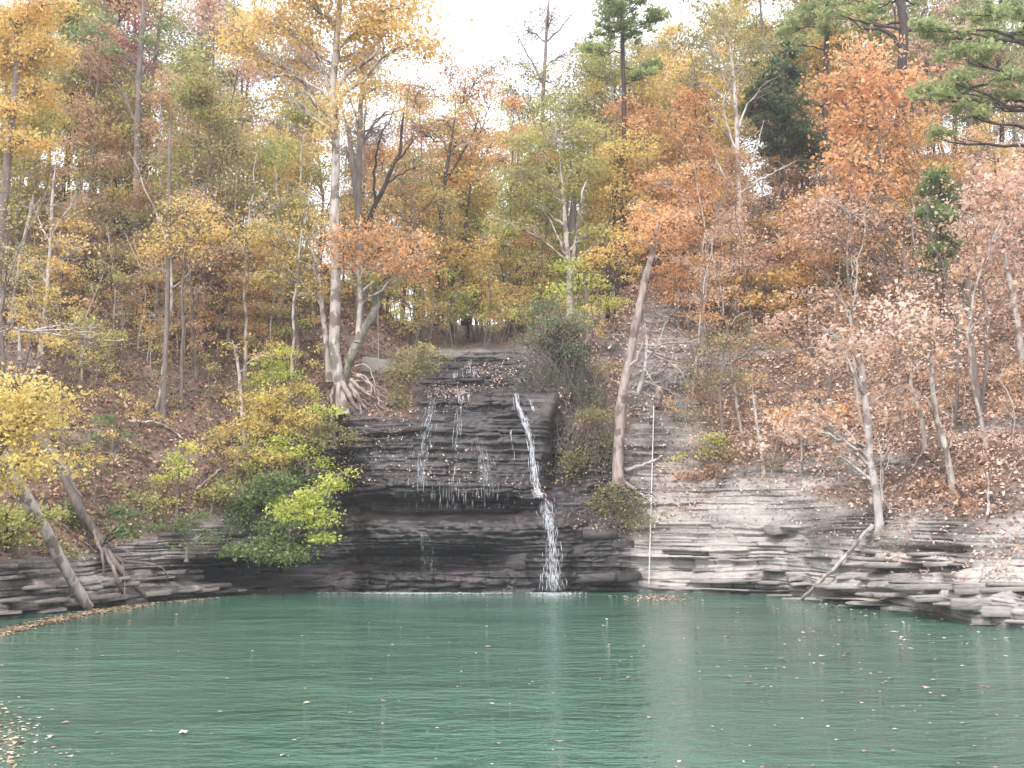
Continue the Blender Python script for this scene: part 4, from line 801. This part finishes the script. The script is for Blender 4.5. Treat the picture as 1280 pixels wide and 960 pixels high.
wood('on the lower left slope', 'sapling', 34, (60, 400), None, ['yellow', 'ygreen', 'olive', 'gold'], ['grey'], sc=(.5, .95), pyr=(480, 640))
wood('on the middle left slope', 'sapling', 34, (0, 400), None, ['yellow', 'gold', 'olive', 'rust'], ['grey', 'pale'], sc=(.7, 1.1), pyr=(380, 500))
wood('on the lower right slope', 'sapling', 34, (850, 1290), None, ['rust', 'pink', 'orange', 'brown'], ['pale', 'grey'], sc=(.5, .9), pyr=(430, 610))
wood('on the upper right slope', 'sapling', 26, (850, 1290), None, ['rust', 'pink', 'gold', 'orange'], ['grey'], sc=(.8, 1.2), pyr=(320, 430))
wood('right behind the lip of the falls', 'sapling', 22, (520, 720), (48.5, 58), ['yellow', 'ygreen', 'lime', 'gold'], ['grey'], sc=(.7, 1.25))
wood('just up the creek', 'under', 16, (520, 720), (54, 66), ['yellow', 'ygreen', 'lime', 'gold'], ['grey'], sc=(.6, .95))
wood('behind the thicket at the falls', 'sapling', 14, (480, 790), None, ['yellow', 'olive', 'ygreen', 'gold'], ['grey'], sc=(.6, 1.1), pyr=(405, 445))
for k in PROTO:
    for s in PROTO[k]:
        if s.name not in used_proto:
            for ch in list(s.children): bpy.data.objects.remove(ch)
            bpy.data.objects.remove(s)

# ------------------------------------------------------------------ loose slabs of rock along the banks and the steps of the falls: each a part of its bank
def slab_mesh(w, dp, h, tone, wetv, seed):
    rs = np.random.default_rng(seed)
    bx = np.array([-.47, 0, .46, .5, .5, .47, .05, -.46, -.5, -.5]); by = np.array([-.5, -.5, -.5, -.44, 0, .5, .5, .5, .4, -.42]); n = 10
    ox = w * (bx + rs.normal(0, .03, n)); oy = dp * (by + rs.normal(0, .045, n)); k_ = rs.integers(0, n); ox[k_] *= .86; oy[k_] *= .86
    rings = [(.96, -h / 2), (1.0, -h * .42), (.985, h * .44), (.955, h / 2)]
    V = []
    for s, z in rings:
        V.append(np.stack([ox * s + rs.normal(0, .012, n), oy * s + rs.normal(0, .012, n), np.full(n, z) + rs.normal(0, h * .05, n) + .06 * ox / w], 1))
    V = np.vstack(V + [np.array([[0, 0, -h / 2], [0, 0, h / 2]])])
    Q = [(r * n + i, r * n + (i + 1) % n, (r + 1) * n + (i + 1) % n, (r + 1) * n + i) for r in range(3) for i in range(n)]
    Tt = [((i + 1) % n, i, 4 * n) for i in range(n)] + [(3 * n + i, 3 * n + (i + 1) % n, 4 * n + 1) for i in range(n)]
    k = len(V)
    return mesh('rock_slab', V, Q, Tt, mat=ROCK, attrs={'wet': ('POINT', np.full(k, wetv)), 'tone': ('POINT', np.full(k, tone) + rs.normal(0, .05, k)), 'soil': ('POINT', np.zeros(k))})
SLAB = {}
def slab(parent, px, py, w, dp, h, tone, wetv, out=.12, tilt=0.0):
    g = gp(px, py); a, b = gp(px - 14, py), gp(px + 14, py)
    if g is None: return
    key = (round(w * 2) / 2 or .5, round(h, 1) or .1, round(tone, 1), round(wetv, 1), int(R.integers(3)))
    if key not in SLAB: SLAB[key] = slab_mesh(key[0], 1.0, key[1], key[2], key[3], len(SLAB))
    o = obj('rock_slab', SLAB[key], parent)
    ang = 0 if a is None or b is None else math.atan2(b[1] - a[1], b[0] - a[0]) if abs(b[0] - a[0]) > .15 else 0
    ang = max(-.7, min(.7, ang))
    nrm = np.array([math.sin(ang), -math.cos(ang), 0])
    o.location = g - nrm * (dp * .5 - out); o.rotation_euler = (R.normal(0, .03), R.normal(tilt, .025), ang + R.normal(0, .08)); o.scale = (w / key[0], dp, h / key[1])
def edge_py(px):
    Y = float(np.interp(px, colpx, base[:, 1, 0])); return float(proj(np.array([x_of(px, 0, Y), Y, 0]))[1])
for px in np.arange(822, 1290, 15):                      # right bank: stepped ledges above the water
    e = edge_py(px); k = 1.0 + max(0, px - 1000) / 400
    for up, tn in ((5, .95), (16 * k, .9), (30 * k, .75)):
        if R.random() < .45: slab(bankR, px + R.uniform(-7, 7), e - up - R.uniform(-2, 4) * k, R.uniform(1.0, 2.8), R.uniform(.7, 1.2), R.uniform(.07, .16), tn + R.normal(0, .08), .05, R.uniform(-.03, .07))
for x, y, w, h in ((1110, 688, 2.0, .22), (1165, 690, 1.8, .2), (1120, 706, 2.2, .3), (1180, 704, 1.4, .26), (1060, 704, 1.7, .16), (1230, 755, 1.9, .5), (1262, 765, 1.6, .5), (975, 664, 1.2, .18), (930, 700, 1.3, .14), (1050, 735, 2.0, .2), (1130, 742, 2.1, .24), (1180, 750, 1.6, .24)):
    slab(bankR, x, y, w, 1.2, h * .55, .9, .05, .06)
for px in np.arange(4, 300, 17):                         # left bank
    e = edge_py(px)
    for up in (4, 14, 25, 36):
        if R.random() < .3: slab(bankL, px + R.uniform(-8, 8), e - up - R.uniform(-2, 4), R.uniform(.8, 2.2), R.uniform(.7, 1.1), R.uniform(.07, .17), R.uniform(.3, .7), .25 + .3 * (px > 220), R.uniform(.02, .16))
for y, x0, x1, n in ((452, 560, 640, 6), (466, 550, 655, 8), (480, 540, 660, 9), (505, 500, 650, 10), (540, 470, 640, 9), (610, 440, 650, 9)):
    for x in np.linspace(x0, x1, n): slab(wallF, x + R.uniform(-6, 6), y + R.uniform(-4, 4), R.uniform(.5, 1.3), R.uniform(.5, .9), R.uniform(.07, .18), R.uniform(.2, .5), 1.0, R.uniform(-.04, .05))
for x, y, w, h in ((720, 650, 1.5, .4), (752, 668, 1.6, .4), (725, 690, 1.4, .5), (765, 700, 1.7, .5), (740, 722, 2.0, .35), (785, 722, 1.2, .3), (700, 640, .9, .25), (712, 628, 1.3, .16), (640, 700, 1.3, .7), (780, 682, 1.0, .3)):
    slab(wallF, x, y, w, 1.0, h, .45, .9, .06)
for px in np.arange(440, 660, 30):
    slab(wallF, px, 732 + R.uniform(-2, 2), R.uniform(.8, 1.6), .8, .16, .35, 1.0, .1)
g = gp(470, 455)
bo = obj('boulder', slab_mesh(1.5, 1.2, .7, .85, .0, 991), None, g + np.array([0, .25, .05])); tag(bo, 'pale flat-topped boulder behind the roots of the brink tree', 'boulder'); bo.rotation_euler = (.1, .12, .2)
bo = obj('boulder', slab_mesh(1.1, .8, .35, .75, .0, 992), None, gp(975, 668) + np.array([0, -.1, .15])); tag(bo, 'small overhanging slab jutting from the pale right rock face', 'boulder'); bo.rotation_euler = (.05, -.1, .3)

# ------------------------------------------------------------------ falling water
def fallwater_mat(name, col, a):
    m, nt, out = newmat(name); L = nt.links.new
    b = node(nt, 'ShaderNodeBsdfPrincipled', Roughness=.25, IOR=1.33); b.inputs['Base Color'].default_value = col
    t = node(nt, 'ShaderNodeBsdfTranslucent'); t.inputs['Color'].default_value = col
    x = node(nt, 'ShaderNodeMixShader'); x.inputs[0].default_value = .35; L(b.outputs[0], x.inputs[1]); L(t.outputs[0], x.inputs[2])
    tr = node(nt, 'ShaderNodeBsdfTransparent'); y = node(nt, 'ShaderNodeMixShader'); y.inputs[0].default_value = a
    L(tr.outputs[0], y.inputs[1]); L(x.outputs[0], y.inputs[2]); L(y.outputs[0], out.inputs['Surface']); return m
FW = fallwater_mat('falling_water', (.86, .87, .90, 1), .8)
def veil_mat(name, lo, hi, sx, sz):
    m, nt, out = newmat(name); L = nt.links.new
    b = node(nt, 'ShaderNodeBsdfPrincipled', Roughness=.3, IOR=1.33); b.inputs['Base Color'].default_value = (.86, .87, .90, 1)
    t = node(nt, 'ShaderNodeBsdfTranslucent'); t.inputs['Color'].default_value = (.86, .87, .9, 1)
    x = node(nt, 'ShaderNodeMixShader'); x.inputs[0].default_value = .4; L(b.outputs[0], x.inputs[1]); L(t.outputs[0], x.inputs[2])
    n1 = noise(nt, 1, (sx, sx, sz), 5, .7); a = node(nt, 'ShaderNodeAttribute', attribute_name='edge')
    mr = node(nt, 'ShaderNodeMapRange', interpolation_type='SMOOTHSTEP'); mr.inputs['From Min'].default_value = lo; mr.inputs['From Max'].default_value = hi
    sb = node(nt, 'ShaderNodeMath', operation='MULTIPLY_ADD'); L(a.outputs['Fac'], sb.inputs[0]); sb.inputs[1].default_value = .4; L(n1.outputs['Fac'], sb.inputs[2])
    L(sb.outputs[0], mr.inputs['Value']); mu = node(nt, 'ShaderNodeMath', operation='MULTIPLY'); L(mr.outputs[0], mu.inputs[0]); mu.inputs[1].default_value = .93
    tr = node(nt, 'ShaderNodeBsdfTransparent'); y = node(nt, 'ShaderNodeMixShader'); L(mu.outputs[0], y.inputs[0])
    L(tr.outputs[0], y.inputs[1]); L(x.outputs[0], y.inputs[2]); L(y.outputs[0], out.inputs['Surface']); return m
SHEET = veil_mat('streaming_water', .84, 1.08, 16, 2.2); VEIL = veil_mat('veil_water', .88, 1.2, 26, .55); DRIP = veil_mat('drip_water', .93, 1.16, 28, .45)
def stream(label, path, n, mat=None, dash=(.2, .7), rad=(.006, .014), layers=2):
    """path: (px, py, half width in px); sheets of streaky water that follow the rock and spring clear of its overhangs, with n brighter strands"""
    mat = mat or VEIL; path = np.asarray(path, float); yy = path[:, 1]; cache = {}
    def pt(px, py):
        k = (int(px // 2), int(py // 2))
        if k not in cache: cache[k] = gp(px, py)
        return cache[k]
    V, Q, E = [], [], []; nv = 0; rows = np.arange(yy[0] - 1, yy[-1] + 1.5, 2.5); org = P(path[0, 0], path[0, 1], pt(path[0, 0], path[0, 1])[1])
    for ly in range(layers):
        nu = 9; us = np.linspace(-1, 1, nu); G_ = np.zeros((len(rows), nu, 3)); cy = np.full(nu, 1e9)
        for i, y in enumerate(rows):
            for j, u in enumerate(us):
                x = np.interp(y, yy, path[:, 0]) + 1.25 * u * np.interp(y, yy, path[:, 2]); g = pt(x, y)
                cy[j] = min(cy[j] + .012, g[1] - .04 - .05 * ly); 
            cs = np.convolve(np.pad(cy, 1, 'edge'), [.25, .5, .25], 'valid')
            for j, u in enumerate(us):
                G_[i, j] = P(np.interp(y, yy, path[:, 0]) + 1.25 * u * np.interp(y, yy, path[:, 2]), y, cs[j])
        V.append(G_.reshape(-1, 3)); a_ = np.arange(len(rows) - 1)[:, None] * nu + np.arange(nu - 1)[None] + nv
        Q.append(np.stack([a_, a_ + nu, a_ + nu + 1, a_ + 1], -1).reshape(-1, 4)); nv += len(rows) * nu
        ed = (1 - np.abs(us) ** 2.2)[None] * np.minimum(1, np.minimum(rows - rows[0] + 4, rows[-1] - rows + (9 if mat is SHEET else 3)) / (12 if mat is SHEET else 24))[:, None]; E.append(ed.ravel())
    V = np.vstack(V); t = thing('waterfall', label, 'waterfall', org, 'streams of the falls'); USED.add(label)
    sh = obj('water_sheet', mesh('water_sheet', V - org, np.vstack(Q), mat=mat, smooth=True, attrs={'edge': ('POINT', np.concatenate(E))}), t)
    if n:
        tb = Tubes()
        for _ in range(n):
            side = np.clip(R.normal(0, .5), -1.1, 1.1); y0 = R.uniform(yy[0], yy[-1]); y1 = min(yy[-1] + 1, y0 + R.uniform(*dash) * 30)
            if y1 - y0 < 3: continue
            pts = []; cy = 1e9
            for y in np.linspace(y0, y1, max(3, int((y1 - y0) / 4))):
                x = np.interp(y, yy, path[:, 0]) + side * np.interp(y, yy, path[:, 2]); g = pt(x, y); cy = min(cy, g[1] - .08)
                pts.append(P(x, y, cy) + R.normal(0, .015, 3))
            r = R.uniform(*rad); k = len(pts); tb.add(pts, r * np.sin(np.linspace(.2, math.pi - .2, k)) * R.uniform(.7, 1.3, k), 4)
        st = obj('water_strands', tb.mesh('water_strands', FW, org), t); st['kind'] = 'stuff'
    return t
stream('main white stream sliding down the right side of the falls', [(644, 486, 3), (646, 502, 4), (653, 520, 6), (661, 540, 6), (665, 562, 5), (667, 590, 5.5), (671, 610, 7), (674, 622, 13)], 90, SHEET)
stream('lower white chute dropping from the ledge into the pool', [(678, 621, 17), (683, 630, 14), (687, 655, 11), (690, 680, 10), (691, 700, 12), (692, 720, 15), (693, 739, 18)], 120, SHEET, dash=(.12, .4))
stream('veil of droplets down the left of the falls', [(545, 482, 5), (542, 500, 7), (536, 525, 9), (530, 550, 12), (528, 580, 14), (527, 626, 17)], 60, VEIL, dash=(.15, .6), rad=(.003, .007))
stream('short bright trickle under the top ledge in the middle', [(577, 477, 8), (578, 503, 10)], 30, VEIL, dash=(.15, .4), rad=(.005, .012))
stream('small splashing cascade at the head of the falls', [(589, 448, 6), (588, 458, 12), (592, 471, 15)], 40, VEIL, dash=(.1, .3), rad=(.005, .012))
stream('tiny trickle left of the head cascade', [(570, 461, 5), (568, 473, 6)], 8, SHEET, dash=(.1, .3))
stream('thin broken veil in the middle of the falls', [(597, 540, 9), (603, 565, 12), (607, 590, 14), (608, 622, 16)], 36, VEIL, dash=(.15, .5), rad=(.003, .006))
stream('faint thread of water between veil and main stream', [(640, 535, 4), (642, 575, 4)], 8, VEIL)
stream('faint run of drops in the centre of the falls', [(575, 503, 7), (572, 560, 9), (570, 604, 11)], 20, DRIP, rad=(.004, .008))
stream('row of drips falling from the long undercut', [(575, 600, 62), (575, 636, 62)], 70, DRIP, rad=(.003, .007))
stream('short side trickle right of the main stream top', [(661, 494, 3), (667, 513, 3.5)], 8, SHEET)
stream('wet film running off the lower rock under the left veil', [(527, 650, 12), (535, 690, 18), (540, 736, 22)], 0, DRIP, rad=(.003, .006))

def wpt(px, py, z=.012):
    v = (480 - py) / F; k = (sp + v * cp) / (cp - v * sp); Y = (z - H) / k
    return np.array([(px - 640) / F * Y / (cp - v * sp), Y, z])
def flakes(name, label, px, py, size, mat, tone, z=.012, jit=.0, flat=14):
    pos = np.array([wpt(a, b, z) for a, b in zip(px, py)]); pos[:, 2] += R.uniform(0, .006, len(pos))
    V, Q = leaf_arrays(pos, size, flat, 1.0)
    o = obj(name, mesh(name, V, Q, mat=mat, attrs={'tone': ('FACE', tone)})); tag(o, label, None, None, 'stuff'); return o
n = 700; fx = np.concatenate([R.uniform(395, 640, n // 2), R.normal(520, 32, n // 2)]); fy = np.array([edge_py(x) for x in fx]) + np.abs(R.normal(0, .7, n)) + .6
fx2 = R.normal(692, 14, 520); fy2 = np.array([edge_py(x) for x in fx2]) + np.abs(R.normal(0, 2.0, 520)) + .3
flakes('water_foam', 'white foam where the falls meet the pool', np.r_[fx, fx2], np.r_[fy, fy2], .11, FW, np.zeros(n + 520))

# ------------------------------------------------------------------ leaves afloat
px, py = [], []
m = 2600; u = R.uniform(0, 1, m); xs = 285 * u; ys = np.interp(xs, [0, 60, 130, 200, 285], [791, 776, 763, 752, 744]); px += list(xs + R.normal(0, 4, m)); py += list(ys + R.normal(0, 1.5, m) * (1.7 - u))
m = 420; px += list(R.normal(826, 20, m)); py += list(np.maximum(edge_py(826) + 3, R.normal(747, 2.2, m)))
m = 260; px += list(np.abs(R.normal(0, 34, m)) - 10); py += list(R.normal(930, 26, m))
m = 210; px += list(R.normal(1090, 130, m)); py += list(765 + np.abs(R.normal(0, 60, m)))
m = 170; px += list(R.uniform(0, 1280, m)); py += list(R.uniform(750, 960, m))
m = 120; px += list(R.normal(1060, 40, m)); py += list(R.normal(757, 5, m))
px, py = np.array(px), np.array(py); ok = np.array([b > edge_py(a) + 1.5 for a, b in zip(px, py)]); px, py = px[ok], py[ok]
d_ = np.array([wpt(a, b)[1] for a, b in zip(px, py)])
flakes('floating_leaves', 'tan and pale fallen leaves afloat on the lake', px, py, np.clip(.0052 * d_, .05, .13) * R.choice([.6, .8, 1, 1.3], len(px)), LM['float'], np.clip(R.beta(1.2, 1.2, len(px)) - .25 * (px < 300) * (py < 800), 0, 1))
fl = wpt(229, 915, .03); V, Q = leaf_arrays(R.normal(0, .02, (4, 3)) * np.array([1, 1, .2]), .12, 9); o = obj('floating_leaf', mesh('floating_leaf', V, Q, mat=LM['float'], attrs={'tone': ('FACE', np.ones(4))}), None, fl)
tag(o, 'large curled white leaf afloat at lower left', 'leaf')

# ------------------------------------------------------------------ litter on the slopes, sprigs of undergrowth, sticks
cand = (PX > -80) & (PX < 1360) & (TT > 1.7) & (TT < 6.3)
ar = np.linalg.norm(np.cross(np.gradient(G2, axis=0), np.gradient(G2, axis=1)), axis=2)
flatness = np.clip(np.abs(N[..., 2]), 0, 1)
def scatter(n, wgt):
    w = np.where(cand, ar * wgt, 0).ravel(); w = w / w.sum()
    s = R.choice(len(w), n, p=w); return GF[s], s
def litter(name, label, n, wgt, mat, size, tone=.5, lift=.03, up=1.2):
    p, s = scatter(n, wgt); p = p + HN.reshape(-1, 3)[s] * R.uniform(0, lift * 2, (n, 1)) + R.normal(0, .05, (n, 3)); p[:, 2] += lift
    lump = fbm(p[:, 0] * .6, p[:, 1] * .6, p[:, 2] * .6, 70) - .5
    o = obj(name, leaf_mesh(name, p, size, mat, np.clip(tone + lump * .8 + R.normal(0, .22, n), 0, 1), up=up)); tag(o, label, None, None, 'stuff')
sl_ = np.clip(soil, 0, 1)
litter('leaf_litter', 'brown and rust fallen leaves over the left slope', 96000, (sl_ + .4 * ledge * (TT > 2.7)) * (1 - sm(420, 560, PX)) * (.4 + patch), LM['litter'], .14, .45)
litter('leaf_litter', 'pinkish tan fallen leaves over the right slope', 130000, (sl_ + .22 * barewall + .25 * ledge * (TT > 2.7)) * sm(640, 780, PX) * (.4 + patch), LM['litterpink'], .145, .5)
litter('rock_leaves', 'pale fallen leaves caught on the wet ledges of the falls', 2600, rock * fall * (TT < 4.6) * (.2 + flatness ** 2) * sm(1.9, 2.1, TT) * sm(.45, .6, patch), LM['litterpink'], .10, .62)
litter('rock_leaves', 'fallen leaves caught on the ledges of the right bank', 3200, (rock - .4 * soil).clip(0) * right * (TT < 4.8) * (.05 + flatness ** 3), LM['litterpink'], .12, .5)
litter('rock_leaves', 'fallen leaves on the blocks beside the lower chute', 420, np.exp(-(((PX - 750) / 40) ** 2 + ((PYG - 690) / 35) ** 2)), LM['litterpink'], .10, .6)
p, s = scatter(420, sl_ * (1 - sm(400, 460, PX)) * sm(.5, .6, patch) * (PYG > 330))
q = np.repeat(p, 16, 0) + R.normal(0, 1, (420 * 16, 3)) * np.array([.22, .22, .12]) + np.array([0, -.1, .22])
o = obj('undergrowth', leaf_mesh('undergrowth', q, .11, LM['ygreen'], np.clip(np.repeat(R.uniform(.1, .8, 420), 16) + R.normal(0, .12, len(q)), 0, 1))); tag(o, 'low green and yellow sprigs among the left slope leaves', None, None, 'stuff')
p, s = scatter(420, sl_ * sm(780, 830, PX) * sm(.45, .6, patch) * (PYG > 300))
q = np.repeat(p, 16, 0) + R.normal(0, 1, (420 * 16, 3)) * np.array([.3, .26, .14]) + np.array([0, -.1, .25])
o = obj('undergrowth', leaf_mesh('undergrowth', q, .15, LM['rust'], np.clip(np.repeat(R.uniform(.2, .9, 420), 16) + R.normal(0, .12, len(q)), 0, 1))); tag(o, 'low rusty oak sprouts among the right slope leaves', None, None, 'stuff')
tb = Tubes(); p, s = scatter(1500, sl_ + .2 * rock * right * (TT > 2.6))
for a in p:
    dr = np.array([R.normal(0, 1), R.normal(0, .5), R.normal(0, .45)]); dr = dr / np.linalg.norm(dr) * R.uniform(.3, 1.3); b_ = a + dr
    zz = gz(b_[0], b_[1]); b_[2] = (zz if zz is not None else b_[2]) + .05 + abs(R.normal(0, .2))
    tb.add(wig(curve([a + np.array([0, 0, .04]), (a + b_) / 2 + R.normal(0, .05, 3) + np.array([0, 0, .1]), b_], 4), .02), [.014, .012, .010, .006], 3)
o = obj('fallen_twigs', tb.mesh('fallen_twigs', BM['pale'])); tag(o, 'thin grey sticks lying over both leafy slopes', None, None, 'stuff')
# thin upright stems rising from the slopes
def pole(name, label, cat, pts, w, bark, branches=(), cap=True, group=None):
    """pts: (px, py, Y or None) ; Y None = on the ground there"""
    def q(p):
        if len(p) > 2 and p[2] is not None:
            g = gp(p[0], p[1]); return P(p[0], p[1], p[2] if g is None or p[1] > 746 else min(p[2], g[1] - .55))
        g = gp(p[0], p[1]); return P(p[0], p[1], g[1] - .12)
    c = [q(p) for p in pts]; m = c[0][1] / F / 2; org = c[0]
    USED.add(label); t = thing(name, label, cat, org, group)
    tb = Tubes(); cc = wig(curve(c, 6 + 3 * len(c)), .02); tb.add(cc, np.linspace(w[0] * m, w[1] * m, len(cc)), 9, cap=cap, rough=.06); obj('trunk' if cat == 'log' else 'stem', tb.mesh('trunk', BM[bark], org), t)
    for bp, bw in branches:
        tb = Tubes(); c = wig(curve([q(p) for p in bp], 10), .025); tb.add(c, np.linspace(bw * m, bw * m * .4, 10), 6, cap=True); obj('branch', tb.mesh('branch', BM[bark], org), t)
    return t
pole('fallen_log', 'thick peeled log leaning from the left bank into the water', 'log', [(112, 760, 33.0), (88, 722, 32.3), (55, 660, 31.3), (18, 596, 30.4), (-5, 560, 29.9)], (12, 16), 'pale')
pole('fallen_tree', 'fallen grey tree with bare branches propped on the left ledge', 'log', [(183, 748, 36.2), (150, 712, 35.8), (124, 672, 35.4), (100, 635, 35.0), (80, 596, 34.8), (58, 558, 34.6), (40, 520, 34.5)], (5, 16), 'grey',
     [([(122, 670, 35.4), (128, 700, 35.2), (135, 750, 35.0)], 5), ([(130, 684, 35.4), (146, 722, 35.4), (156, 750, 35.3)], 6), ([(118, 664, 35.3), (128, 690, 35.0), (152, 702, 35.2), (156, 745, 35.0)], 4), ([(126, 676, 35.4), (146, 684, 35.2), (166, 692, 35.0)], 4), ([(138, 695, 35.6), (160, 702, 35.5), (190, 706, 35.6), (207, 714, 35.8), (209, 726, 36)], 4), ([(62, 562, 34.6), (84, 588, 34.3), (92, 608, 34.4), (103, 622, 34.4)], 7)])
pole('dead_pole', 'slim bleached pole leaning from the right ledge into the water', 'log', [(1002, 750, 36.3), (1030, 722, 36.6), (1062, 690, 36.9), (1091, 656, 37.6)], (4, 5), 'white', [([(1050, 703, 36.8), (1066, 684, 36.5), (1092, 660, 37)], 2)])
pole('fallen_branch', 'pale fallen branch lying across the ledge beside the rope', 'branch', [(780, 588, None), (800, 582, None), (818, 576, None), (828, 570, None)], (5, 2), 'white')
pole('fallen_branch', 'bleached root running down the rock to the rope', 'branch', [(772, 596, None), (785, 606, None), (803, 618, None), (819, 632, None)], (6, 3), 'white')
pole('fallen_branch', 'long grey branch lying low on the left slope', 'branch', [(160, 526, None), (190, 528, None), (210, 534, None), (228, 548, None)], (4, 2), 'pale')
pole('fallen_branch', 'grey branch slanting beside the lone yellow-green sapling', 'branch', [(246, 612, None), (262, 598, None), (278, 584, None)], (4, 2), 'pale')
pole('fallen_branch', 'twiggy pale branch under the spreading yellow tree', 'branch', [(280, 385, None), (310, 392, None), (325, 408, None)], (4, 2), 'white', [([(300, 390, None), (318, 386, None), (335, 398, None)], 2)])
pole('fallen_branch', 'dark branch on the leaves below the slender papery oak', 'branch', [(1155, 568, None), (1180, 590, None), (1208, 622, None)], (3, 2), 'dark')
pole('fallen_branch', 'pale branch reaching level over the gold-leaved tree', 'branch', [(1046, 322, 50), (1075, 328, 49.6), (1100, 338, 49.4), (1120, 348, 49.2)], (3, 2), 'white')
pole('fallen_branch', 'thin pale stick standing out of the right ledge leaves', 'branch', [(1234, 645, None), (1236, 620, 31.3), (1234, 590, 31.2)], (4, 2), 'white')
pole('tree_stump', 'short dark stump where the rope is tied', 'stump', [(822, 506, None), (823, 496, 46.3), (824, 484, 46.3)], (12, 9), 'pink')
def rope(label, pts, rad, mat):
    tb = Tubes(); c = curve(pts, 40); tb.add(c, rad, 5, cap=True); o = obj('rope', tb.mesh('rope', mat, c[0]), None, c[0]); tag(o, label, 'rope'); USED.add(label); return o
rp = []
for y in np.linspace(500, 733, 12): 
    g = gp(np.interp(y, [500, 733], [817, 811]), y); rp.append(g)
rp = np.array(rp); 
for i in range(len(rp)): rp[i] = P(np.interp(i, [0, 11], [817.5, 811]), np.linspace(500, 733, 12)[i], min(rp[:i + 1, 1]) - .16)
rm, nt, out = newmat('rope_white'); b_ = node(nt, 'ShaderNodeBsdfPrincipled', Roughness=.8); nz = noise(nt, 40, (1, 1, 1)); rr_ = ramp(nt, [(.5, .48, .45, 1), (.75, .73, .70, 1)]); nt.links.new(nz.outputs['Fac'], rr_.inputs['Fac']); nt.links.new(rr_.outputs['Color'], b_.inputs['Base Color']); nt.links.new(b_.outputs[0], out.inputs['Surface'])
rope('thin white rope hanging down the pale cliff to the water', rp, .024, rm)
rope('knotted rope hanging from the mossy leaning trunk at the brink', [P(473, 362, Y0 + .2), P(472.5, 400, Y0 + .1), P(473.5, 450, Y0), P(474, 506, Y0 - .05)], .014, BM['pink'])


# ------------------------------------------------------------------ thin haze volume, added to lift the darks like veiling lens glare
hz, nt, out = newmat('pale_haze'); pv = nt.nodes.new('ShaderNodeVolumePrincipled'); pv.inputs['Color'].default_value = (.95, .96, 1, 1); pv.inputs['Density'].default_value = .0008; pv.inputs['Anisotropy'].default_value = .2
nt.links.new(pv.outputs[0], out.inputs['Volume'])
x0, x1, y0, y1, z0, z1 = -345, 345, -345, 345, -4, 60
V = [(x, y, z) for z in (z0, z1) for y in (y0, y1) for x in (x0, x1)]
hb = obj('haze', mesh('haze', V, [(0, 2, 3, 1), (4, 5, 7, 6), (0, 1, 5, 4), (2, 6, 7, 3), (0, 4, 6, 2), (1, 3, 7, 5)], mat=hz)); tag(hb, 'thin pale haze added as a milky veil over the cove', None, None, 'stuff')
